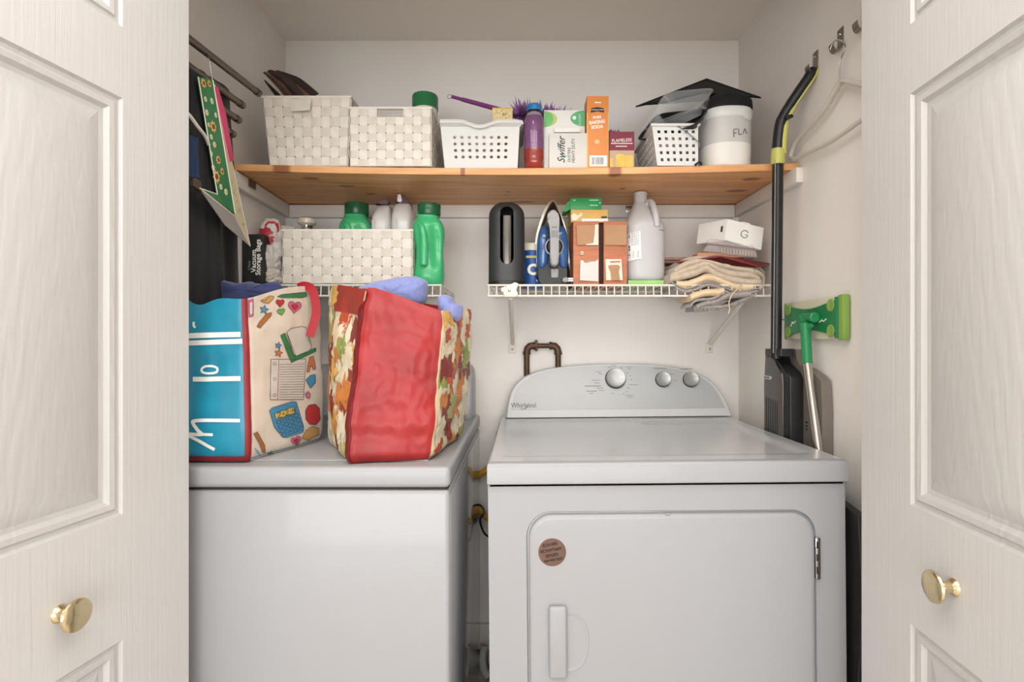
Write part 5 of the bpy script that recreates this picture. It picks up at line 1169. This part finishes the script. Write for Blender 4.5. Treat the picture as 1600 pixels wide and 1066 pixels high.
# red handle strap over the back corner
def strap(pts, w_, m, parent, d0, d1, name='handle'):
    c = spline([(x, y, 0) for x, y in pts], 6); n = len(c); b = B(); rr = []
    for i, p in enumerate(c):
        t_ = (c[min(i + 1, n - 1)] - c[max(i - 1, 0)]).normalized(); nn = Vector((-t_.y, t_.x, 0)); d = d0 + (d1 - d0) * i / (n - 1)
        a, e = p - nn * w_ / 2, p + nn * w_ / 2
        rr.append([P(a.x, a.y, d), P(e.x, e.y, d), P(e.x, e.y, d + .0025), P(a.x, a.y, d + .0025)])
    return b.loft(rr).build(name, m, parent, sharp=60)
strap([(466, 450), (476, 447), (487, 452), (492, 468), (494, 488), (490, 506), (484, 526)], 14, mat('red_handle_web', (150, 24, 34), .45, var=.06), tb, 1.285, 1.262)
# red leaf bag
S2 = bag_surface([(-.343, 1.078, zb), (-.188, 1.112, zb), (-.150, 1.40, zb), (-.455, 1.285, zb)], [(-.318, 1.125, 1.270), (-.166, 1.130, 1.226), (-.1225, 1.34, 1.236), (-.462, 1.31, 1.292)], .012, .0085, 7.0, lambda u: .004 * math.sin(4 * u + 1), .07)
rb = thing('tote_bag', (-.28, 1.22, zb), 'red shiny tote bag with autumn maple leaf print on its sides', 'bag', 'tote bags on the washer')
LEAFB = mat('cream_leaf_ground', (220, 202, 168), .45, var=.12, vscale=20, coat=.1, bump=.2, bscale=40)
panel(S2, -.02, .99, 0, 1, REDP, rb, 'front_gusset', 56, 60); ls = panel(S2, 3.0, 3.98, 0, 1, LEAFB, rb, 'side_panel', 48, 48); rs = panel(S2, .99, 2.0, 0, 1, LEAFB, rb, 'side_panel', 48, 48); panel(S2, 2.0, 3.0, 0, 1, REDP, rb, 'back_gusset', 16, 16)
B().loft([[S2(4 * k / 60, .012) for k in range(60)], [S2(4 * k / 60, .018) for k in range(60)]]).build('bottom_panel', REDP, rb)
panel(S2, -.05, .015, 0, .97, mat('red_piping', (104, 18, 22), .45), rb, 'seam_piping', 4, 60, .002, .002)
RT = mat('translucent_red_band', (150, 52, 42), .45, var=.2, vscale=16, coat=.1, bump=.2, bscale=40)
panel(S2, 3.30, 3.98, .84, 1.0, RT, rb, 'top_band', 20, 10, .0018, .001)
MAPLE = [(0, -1), (.05, -.45), (.45, -.55), (.36, -.38), (.9, -.05), (.72, .08), (.80, .38), (.48, .32), (.42, .44), (.2, .22), (.26, .78), (.12, .70), (0, 1.05)]; MAPLE = MAPLE + [(-x, y) for x, y in MAPLE[::-1][1:-1]]
LFC = [mat('leaf_%d' % i, tuple(v * .92 for v in c), .45, var=.15, vscale=40) for i, c in enumerate(((158, 58, 40), (220, 132, 56), (196, 84, 52), (150, 164, 84), (228, 178, 92), (140, 48, 42), (236, 222, 190), (178, 178, 110)))]
random.seed(11)
for (u0, u1, par, du) in ((3.02, 3.93, ls, 1.0), (1.02, 1.95, rs, 1.0)):
    w_, h_ = (.235, .34); k = 0
    for j in range(9):
        for i in range(6):
            cu_ = (i + .5 + random.uniform(-.3, .3) + (j % 2) * .4) / 6; cv = (j + .5 + random.uniform(-.3, .3)) / 9
            if par is ls and cv > .82 and cu_ > .3: continue
            a = random.uniform(0, 6.28); r_ = random.uniform(.022, .046); m = LFC[random.choice((0, 1, 1, 2, 3, 4, 4, 5, 6, 6, 6, 6, 7))]
            pts = [((x * math.cos(a) - y * math.sin(a)) * r_, (x * math.sin(a) + y * math.cos(a)) * r_) for x, y in MAPLE]
            pts = [(u0 + (u1 - u0) * min(1, max(0, cu_ + x / w_)), min(.995, max(.01, cv + y / h_))) for x, y in pts]
            if len(set(pts)) < len(pts) - 1: pts = list(dict.fromkeys(pts))
            k += 1; decal(S2, u0, u1, [pts], m, par, 'printed_leaf', .0012 + .00025 * (k % 4), True, .04)
# clothes poking out of the bags
def cloth(name, outline, d, thick, seed, m, label):
    """crumpled bundle: rounded outline inflated front and back"""
    c = [tuple(v)[:2] for v in spline([(x, y, 0) for x, y in outline], 6, True)]; mx = sum(p[0] for p in c) / len(c); my = sum(p[1] for p in c) / len(c); rings = []
    for k in range(13):
        a = math.pi * k / 12; s_ = math.sin(a) ** .7; o = -math.cos(a) * thick / 2; ring = []
        for x, y in c:
            p = P(mx + (x - mx) * max(s_, .02), my + (y - my) * max(s_, .02), d + .5 * thick); p.y += o
            f = nz3(p * 26, 1) if False else noise.noise(p * 22 + Vector((seed, 0, 0))); g_ = abs(noise.noise(p * 48 + Vector((0, seed, 0))))
            p += Vector((f * .006, f * .010 - g_ * .016 * s_, f * .005 - g_ * .006)); ring.append(p)
        rings.append(ring)
    return tag(B().loft(rings).build(name, m, sharp=80), label, 'clothes', 'laundry in the tote bags')
NAVY = mat('navy_cotton', (52, 58, 98), .95, var=.1, vscale=120, bump=.4, bscale=600, sheen=.3); PERI = mat('periwinkle_cotton', (128, 136, 188), .95, var=.08, vscale=100, bump=.4, bscale=600, sheen=.3)
cloth('folded_clothes', [(318, 470), (332, 450), (336, 440), (352, 436), (372, 443), (400, 440), (420, 444), (434, 439), (446, 449), (440, 460), (415, 466), (390, 486), (330, 490)], 1.235, .05, 1.0, NAVY, 'navy clothes heaped in the teal doodle bag')
cloth('folded_clothes', [(558, 452), (590, 440), (620, 434), (642, 431), (660, 434), (668, 442), (666, 466), (658, 478), (636, 482), (620, 505), (570, 500), (545, 470)], 1.17, .11, 4.0, PERI, 'periwinkle blue shirt heaped in the red leaf bag')
cloth('folded_clothes', [(684, 470), (690, 461), (699, 459), (707, 464), (710, 474), (722, 480), (718, 500), (690, 500)], 1.18, .06, 8.0, PERI, 'small periwinkle tip at the right rim of the red leaf bag')
# ---------------------------------------------------------------- left wall: rack, garments, gift bags
rk = thing('hanging_rack', (-.71, 1.2, 1.62), 'dark metal wall rack with four stacked arms at upper left', 'rack')
ends = [(PX(406, 147, -.695), -.03), (PX(381, 166, -.71), -.02), (PX(375, 189, -.715), -.02), (PX(366, 211, -.72), -.02)]
GUN = mat('gunmetal', (112, 104, 96), .35, .9, var=.05)
for e, dz in ends:
    s = Vector((e.x, 1.075, e.z + dz)); dv = (e - s).normalized()
    rd = B().tube([s, e - dv * .03, e - dv * .029, e - dv * .006, e], [.0085, .0085, .0072, .0072, .004], 16).build('rod', GUN, rk, sharp=40)
    B().tube([e - dv * .022, e - dv * .006, e], [.0095, .0095, .006], 16).build('end_cap', GUN, rd)
B().box((-.735, 1.066, 1.60), (-.68, 1.086, 1.83), .003).build('upright', GUN, rk)
B().box((XL, 1.068, 1.63), (-.735, 1.084, 1.66), .002).build('wall_arm', GUN, rk); B().box((XL, 1.068, 1.77), (-.735, 1.084, 1.80), .002).build('wall_arm', GUN, rk)
def sheet(name, pts, X, th, m, label, cat, seed=0, amp=.008, n=10):
    """hanging cloth: quad (tl, tr, br, bl) as pixels on a plane parallel to the wall, with folds"""
    c = [PX(x, y, X) for x, y in pts]
    def f(u, v):
        p = (c[0] * (1 - u) + c[1] * u) * (1 - v) + (c[3] * (1 - u) + c[2] * u) * v
        p.x += amp * (math.sin(u * 17 + seed + 1.5 * v) * (.3 + v) * .6 + nz3((u * 4, v * 2, seed), 1.4)); return p
    return tag(B().grid(f, 26, 20).solid(th).build(name, m, sharp=60), label, cat)
def blob_panel(name, pts, X, th, m, label, cat): return tag(B().prism([PX(x, y, X) for x, y in pts], (th, 0, 0), .003).build(name, m), label, cat)
sheet('garment', [(280, 100), (346, 140), (358, 470), (270, 490)], -.745, .022, BLACKC, 'black garment hanging by the left wall behind the gift bag', 'garment', 3, .007)
sheet('garment', [(290, 108), (322, 128), (346, 470), (285, 480)], -.690, .010, mat('charcoal_cloth', (36, 36, 38), .9, var=.12, vscale=150), 'charcoal trousers hanging in front of the black garment', 'garment', 6, .004)
sheet('garment', [(284, 208), (305, 216), (306, 278), (284, 276)], -.648, .006, mat('navy_denim', (24, 46, 78), .85, var=.1, vscale=120), 'small piece of dark blue denim at the door edge', 'garment', 2, .002)
o = B().tube(spline([PX(292, 176, -.66), PX(299, 184, -.66), PX(309, 198, -.66), PX(320, 212, -.665), PX(326, 226, -.67)], 4), .0035, 8).build('clothes_hanger', WIREC); tag(o, 'white hanger arm at the left door edge', 'hanger')
hk = thing('clip_hanger', PX(303, 285, -.655), 'grey metal clip hanger gripping the dark trousers', 'hanger')
B().tube([PX(292, 274, -.655), PX(312, 292, -.655)], .003, 8).build('bar', GUN, hk); B().prism([PX(x, y, -.652) for x, y in ((296, 274), (310, 284), (311, 300), (297, 290))], (.006, 0, 0), .001).build('clip', GUN, hk)
# gift bags on an S-hook
GFL = mat('green_gift_paper', (40, 112, 66), .45, var=.12, vscale=30); CRG = mat('cream_gift_paper', (206, 194, 158), .5, var=.06); GRY = mat('grey_card_inside', (150, 144, 140), .6)
gx = -.668
gb = thing('gift_bag', PX(350, 330, gx), 'flattened green sunflower gift bag hanging from the top rod', 'gift bag')
g1 = [PX(x, y, gx) for x, y in ((309, 120), (332, 125), (367, 334), (339, 303))]
B().prism(g1, (-.002, 0, 0)).build('front_panel', GFL, gb)
g2 = [PX(332, 125, gx - .002), PX(336, 133, gx - .012), PX(391, 384, gx - .014), PX(367, 336, gx - .002)]
B().prism(g2, (-.003, 0, 0)).build('gusset', CRG, gb)
g3 = [PX(312, 294, gx + .022), PX(366, 337, gx + .006), PX(391, 385, gx - .006), PX(352, 352, gx + .020)]
B().prism(g3, (-.0015, 0, 0)).build('bottom_flap', GRY, gb)
g4 = [PX(312, 293, gx + .020), PX(340, 304, gx + .004), PX(367, 335, gx + .004)]
B().prism(g4, (-.0012, 0, 0)).build('bottom_flap', GFL, gb)
EDG = mat('white_paper_edge', (232, 228, 214), .5)
for a, e in ((0, 3), (1, 2)): B().tube([g1[a] + Vector((.0008, 0, 0)), g1[e] + Vector((.0008, 0, 0))], .0012, 6).build('paper_edge', EDG, gb)
B().tube([g3[0], g4[1]], .0012, 6).build('paper_edge', EDG, gb); B().tube([g3[0], g3[1], g3[2]], .0012, 6).build('paper_edge', EDG, gb); B().tube([g2[2], g2[1]], .001, 6).build('paper_edge', EDG, gb)
PET = mat('sunflower_yellow', (216, 178, 96), .5); SEED = mat('sunflower_brown', (120, 62, 38), .5); WPT = mat('white_petal', (222, 220, 200), .5)
for k, (x, y, r_, m) in enumerate(((318, 130, .010, 0), (327, 131, .008, 0), (321, 155, .006, 1), (331, 158, .007, 1), (323, 176, .007, 1), (333, 198, .013, 0), (330, 214, .006, 1), (335, 226, .007, 1), (341, 250, .010, 0), (333, 262, .007, 1), (338, 276, .015, 0), (347, 268, .008, 0), (353, 300, .008, 1), (330, 240, .006, 1), (345, 292, .007, 1), (337, 180, .006, 1), (326, 195, .005, 1))):
    c = PX(x, y, gx + .0004); b = B()
    b.prism([c + Vector((0, math.cos(a) * r_ * (1 if j % 2 else .66), math.sin(a) * r_ * (1 if j % 2 else .66))) for j, a in enumerate([2 * math.pi * j / 16 for j in range(16)])], (.0006, 0, 0)); fl_ = b.build('printed_flower', PET if m == 0 else WPT, gb)
    b = B(); b.prism([c + Vector((.0007, math.cos(a) * r_ * .42, math.sin(a) * r_ * .42)) for a in [2 * math.pi * j / 10 for j in range(10)]], (.0005, 0, 0)); b.build('flower_centre', SEED if m == 0 else PET, fl_)
for k in range(26):
    f = .25 + .7 * k / 26; p = g2[0].lerp(g2[3], f).lerp(g2[1].lerp(g2[2], f), random.uniform(.3, .8)); r_ = .005
    n_ = (g2[1] - g2[0]).cross(g2[3] - g2[0]).normalized(); n_ = n_ if n_.x > 0 else -n_; a1 = (g2[3] - g2[0]).normalized(); a2 = n_.cross(a1)
    B().prism([p + n_ * .0004 + (a1 * math.cos(a) + a2 * math.sin(a)) * r_ * (.6 + .3 * math.sin(3 * a + k)) for a in [2 * math.pi * j / 9 for j in range(9)]], n_ * .0004).build('printed_spot', mat('leopard_brown', (128, 96, 62), .5), gb)
B().tube(spline([PX(322, 84, -.694), PX(326, 88, -.683), PX(327, 96, -.680), PX(330, 112, -.676), PX(332, 127, -.672)], 4), .0014, 8).build('hook', STEEL, gb)
pk = thing('gift_bag', PX(350, 200, -.69), 'narrow magenta pink gift bag hanging behind the green one', 'gift bag')
B().prism([PX(x, y, -.672) for x, y in ((334, 139), (341, 135), (354, 180), (366, 251), (359, 253), (349, 200))], (-.010, 0, 0), .001).build('body', mat('magenta_card', (204, 58, 106), .5, var=.06), pk)
B().tube([PX(335, 140, -.671), PX(345, 190, -.671), PX(358, 252, -.671)], .0012, 6).build('paper_edge', mat('light_pink', (222, 150, 160), .5), pk)
# ---------------------------------------------------------------- right wall: hooks, hanger, stick vacuum, mop
NICK = mat('brushed_nickel', (150, 142, 130), .3, .9)
def hook(x, y, label, sc=1.0, third=False):
    c = PX(x, y, XR - .002); t = thing('wall_hook', c - Vector((0, 0, .03)), label, 'hook', 'metal wall hooks')
    B().box((XR - .003, c.y - .011, c.z - .018), (XR - .0003, c.y + .011, c.z + .026), .001).build('back_plate', NICK, t)
    B().lathe([(.0035, 0), (.003, .002)], (XR - .003, c.y, c.z + .012), 12, Matrix.Rotation(-math.pi / 2, 3, 'Y')).build('screw', CHROME, t)
    pts = [(XR - .004, c.y, c.z - .012), (XR - .006, c.y, c.z - .024), (XR - .012, c.y, c.z - .029), (XR - .019, c.y, c.z - .027), (XR - .023, c.y, c.z - .019), (XR - .024, c.y, c.z - .010)]
    b = B(); rr = []
    for p in spline(pts, 4): rr.append([p + Vector((0, s * .009, 0)) + o for s, o in ((-1, Vector((0, 0, 0))), (1, Vector((0, 0, 0))), (1, Vector((.0015, 0, .0015))), (-1, Vector((.0015, 0, .0015))))])
    b.loft(rr).build('prong', NICK, t, sharp=60); return c
hook(1313, 62, 'brushed metal wall hook holding the pale clothes hanger'); hook(1274, 97, 'brushed metal wall hook holding the black and lime stick vacuum'); hook(1351, 28, 'metal wall hook nearest the right door, mostly hidden')
HGR = mat('pale_hanger_plastic', (206, 198, 188), .4, var=.02)
t = thing('clothes_hanger', PX(1237, 248, XR - .022), 'pale plastic clothes hanger hanging on the right wall', 'hanger')
hx = XR - .020
B().tube(spline([PX(1297, 78, hx - .004), PX(1301, 68, hx - .004), PX(1310, 62, hx), PX(1319, 67, hx), PX(1320, 78, hx), PX(1314, 92, hx), PX(1312, 104, hx), PX(1312, 126, hx)], 5), .0018, 8).build('hook', CHROME, t)
sh = [PX(x, y, hx) for x, y in ((1372, 142), (1356, 134), (1335, 130), (1320, 126), (1312, 131), (1302, 147), (1290, 168), (1270, 192), (1250, 213), (1241, 226), (1236, 240), (1236, 247))]
B().tube(spline(sh, 4), [.0075] * 20 + [.0062] * 21 + [.005] * 4, 12, flat=.8).build('shoulder', HGR, t, sharp=70)
bar = [PX(x, y, hx) for x, y in ((1236, 247), (1243, 248), (1262, 239), (1300, 220), (1346, 188), (1372, 170))]
B().tube(spline(bar, 4), .0052, 12).build('trouser_bar', HGR, t, sharp=70)
# stick vacuum
LIME = mat('lime_plastic', (186, 182, 96), .35, var=.03); VG = mat('vacuum_grey', (92, 86, 80), .35, .25, var=.05); VG2 = mat('vacuum_grey_lid', (128, 120, 112), .35, .2, var=.05)
t = thing('stick_vacuum', (.685, 1.44, .03), 'black stick vacuum with lime accents hanging on right wall hook', 'vacuum')
T0, T1 = P(1212.5, 555, 1.428), P(1215.5, 248, 1.408)
B().tube([P(1212.5, 560, 1.428), T1], .0135, 18).build('tube', BLACK, t, sharp=60)
B().tube([P(1208.5, 552, 1.414), P(1211.5, 250, 1.394)], .0016, 6).build('tube_ridge', mat('ridge_shine', (120, 120, 122), .25, .4), t)
hp = [P(1215.5, 256, 1.408), P(1216, 235, 1.406), P(1217.5, 212, 1.402), P(1222, 188, 1.396), P(1234, 166, 1.388), P(1250, 142, 1.376), P(1265, 120, 1.366), P(1272, 106, 1.362)]
hs = spline(hp, 5)
B().tube(hs, [.0155] * 8 + [.0150] * 8 + [.0138] * (len(hs) - 20) + [.012, .0115, .010, .007], 18).build('handle', BLACK, t, sharp=60)
B().tube([P(1215, 257, 1.406), P(1215.5, 238, 1.404), P(1216, 234, 1.404)], [.0172, .0172, .0165], 18).build('collar', LIME, t)
st_ = [p + Vector((.0085, -.0085, -.004)) for p in hs[4:]]
B().tube(st_, [.0085] * 10 + [.0062] * 6 + [.0042] * (len(st_) - 16), 10).build('lime_stripe', LIME, t, sharp=60)
B().prism(pp([(1228, 180), (1238, 178), (1241, 182), (1230, 187)], 1.372), (0, .010, 0), .001).build('trigger', BLACK, t)
# body: rounded profile standing flat against the wall
def vb(pts, xa, xb): return [Vector((xa, p[0], p[1])) for p in pts], [Vector((xb, p[0], p[1])) for p in pts]
def wl_(px, py, X): q = PX(px, py, X); return (q.y, q.z)
outer = [wl_(x, y, .672) for x, y in ((1196, 546), (1222, 546), (1223, 560), (1228, 572), (1240, 578), (1252, 587), (1259, 596), (1261, 640), (1261, 720), (1193, 720), (1194, 600))]
ys = [Vector((0, y, z)) for y, z in outer]
b = B(); b.loft([[Vector((.7075, v.y, v.z)) for v in ys], [Vector((.731, v.y, v.z)) for v in ys]]); b.build('bin', VG2, t)
fr = [wl_(x, y, .668) for x, y in ((1195, 556), (1208, 556), (1212, 572), (1221, 584), (1222, 600), (1222, 740), (1193, 740), (1194, 600))]
b = B(); b.prism([Vector((.668, y, z)) for y, z in fr], (.034, 0, 0), .004); bf = b.build('front_cover', VG, t, sharp=50)
bk2 = [wl_(x, y, .674) for x, y in ((1208, 556), (1214, 556), (1217, 568), (1231, 582), (1235, 592), (1235, 740), (1221, 740), (1221, 600), (1219, 586), (1212, 576))]
B().prism([Vector((.672, y, z)) for y, z in bk2], (.034, 0, 0), .004).build('black_spine', BLACK, t, sharp=50)
cl_ = [wl_(x, y, .664) for x, y in ((1196, 545), (1221, 545), (1221, 557), (1196, 556))]
B().prism([Vector((.662, y, z)) for y, z in cl_], (.034, 0, 0), .003).build('neck_collar', BLACK, t)
lg = [wl_(x, y, .667) for x, y in ((1193.5, 586.5), (1204, 588), (1206, 590), (1204, 593.5), (1193.5, 591.5))]
B().prism([Vector((.6668, y, z)) for y, z in lg], (.001, 0, 0)).build('badge', mat('pale_badge', (196, 192, 186), .4), bf); lg = [wl_(x, y, .6664) for x, y in ((1194, 588.4), (1202, 589.6), (1202, 591.4), (1194, 590))]; B().prism([Vector((.6664, y, z)) for y, z in lg], (.0005, 0, 0)).build('badge', BLACK, bf)
for k in range(6):
    x = 1196.5 + k * 3.4; lg = [wl_(xx, yy_, .6675) for xx, yy_ in ((x, 620 + k * 1.5), (x + 1.3, 620 + k * 1.5), (x + 1.3, 735), (x, 735))]; B().prism([Vector((.6674, y, z)) for y, z in lg], (.001, 0, 0)).build('vent_slot', BLACK, bf)
for k in range(3): q = PX(1259.5, 660 + k * 5.5, .7065); B().box((.7065, q.y - .005, q.z - .0018), (.709, q.y + .003, q.z + .0018)).build('latch_mark', BLACK, t)
B().box((.676, 1.30, .004), (.730, 1.52, .06), .012, 3).build('floor_head', BLACK, t)
B().box((.684, 1.39, .055), (.726, 1.46, .90), .010, 3).build('lower_body', VG, t)
# flat mop, head up against the wall
MG = mat('mop_green', (36, 132, 80), .35, var=.05); ML = mat('mop_lime_edge', (132, 166, 78), .45, var=.05); MP = mat('mop_pale_pad', (206, 204, 178), .6); MD = mat('mop_deep_green', (24, 122, 68), .35, var=.06)
t = thing('flat_mop', (.70, 1.29, .0), 'green flat mop leaning head-up against the right wall', 'mop')
ya, yb2, z0, z1 = 1.217, 1.494, 1.164, 1.263
hd2 = B().box((.722, ya, z0), (.733, yb2, z1), .003, 2).build('head', MP, t)
B().box((.716, ya - .002, z0 - .002), (.734, ya + .020, z1 + .002), .004, 2).build('edge_strip', ML, hd2); B().box((.720, yb2 - .012, z0), (.734, yb2 + .002, z1), .003, 2).build('edge_strip', ML, hd2)
B().box((.7155, ya + .012, z0 + .002), (.724, ya + .030, z1 - .002), .002, 2).build('green_rib', MG, hd2)
pl_ = []
for k in range(21):
    f = k / 20; pl_.append((ya + .026 + (yb2 - ya - .036) * f, z1 - .010 - .013 * math.sin(math.pi * min(1, f * 1.0)) ** 1.5))
lo = [(y, z0 + z1 - z) for y, z in pl_[::-1]]
B().prism([Vector((.7165, y, z)) for y, z in pl_ + lo], (.007, 0, 0), .001).build('green_plate', MD, hd2)
for y in (ya + .045, yb2 - .030):
    for z in (z0 + .020, z1 - .020): B().lathe([(.0145, 0), (.0145, .0015), (.013, .0025), (.004, .001), (0, .001)], (.7165, y, z), 24, Matrix.Rotation(-math.pi / 2, 3, 'Y')).build('pad_grip', ML, hd2)
for y, s in ((ya + .075, .035), (yb2 - .06, .03)):
    b = B(); b.tube([(.7162, y + s / 2, 1.205 + (0 if y < 1.35 else -.006)), (.7162, y + s / 5, 1.210), (.7162, y, 1.206), (.7162, y - s / 3, 1.212)], .0016, 6); b.build('printed_mark', WI, hd2)
jy, jz = PX(1264, 497, .705).y, PX(1264, 497, .705).z
B().tube([(.705, jy - .030, jz), (.705, jy - .028, jz), (.705, jy + .022, jz), (.705, jy + .024, jz)], [.010, .0125, .0125, .010], 18).build('swivel', MG, t)
e0, e1 = PX(1258, 506, .694), PX(1261.5, 568, .690)
B().tube([PX(1252, 494, .698), PX(1254, 502, .696), e0], [.007, .008, .011], 14).build('fork', MG, t); B().tube([PX(1268, 508, .698), PX(1262, 513, .696), e0 + Vector((0, 0, -.012))], [.006, .008, .011], 14).build('fork', MG, t)
B().tube([e0, e1], [.0118, .0115], 18).build('handle', MG, t)
e2 = PX(1279, 702, .696); dv = (e2 - e1); k = (e1.z - .004) / (e1.z - e2.z); e3 = e1 + dv * k; e3.x = .702
B().tube([e1, e2, e3], .0098, 18).build('pole', mat('aluminium_pole', (190, 184, 176), .28, .95, stretch=(1, 1, .1), vscale=60), t)
B().tube(spline([PX(1229, 497, .726), PX(1225, 500, .722), PX(1221, 499, .72), PX(1219, 496, .722)], 4), .0012, 6).build('hanging_wire', BLACK, t)
# dark flat things stowed between dryer and right wall
o = B().prism([Vector((.690, y, z)) for y, z in ((1.145, .02), (1.245, .02), (1.245, .82), (1.115, .80), (1.10, .62))], (.018, 0, 0), .004).build('folded_board', mat('dark_grey_board', (44, 42, 42), .5)); tag(o, 'dark flat folded board stowed between dryer and right wall', 'board')
o = B().tube([(.682, 1.115, .02), (.682, 1.10, .45), (.684, 1.085, .62), (.686, 1.07, .80)], .006, 8).build('black_rod', BLACK); tag(o, 'thin black rod leaning in the gap right of the dryer', 'rod')
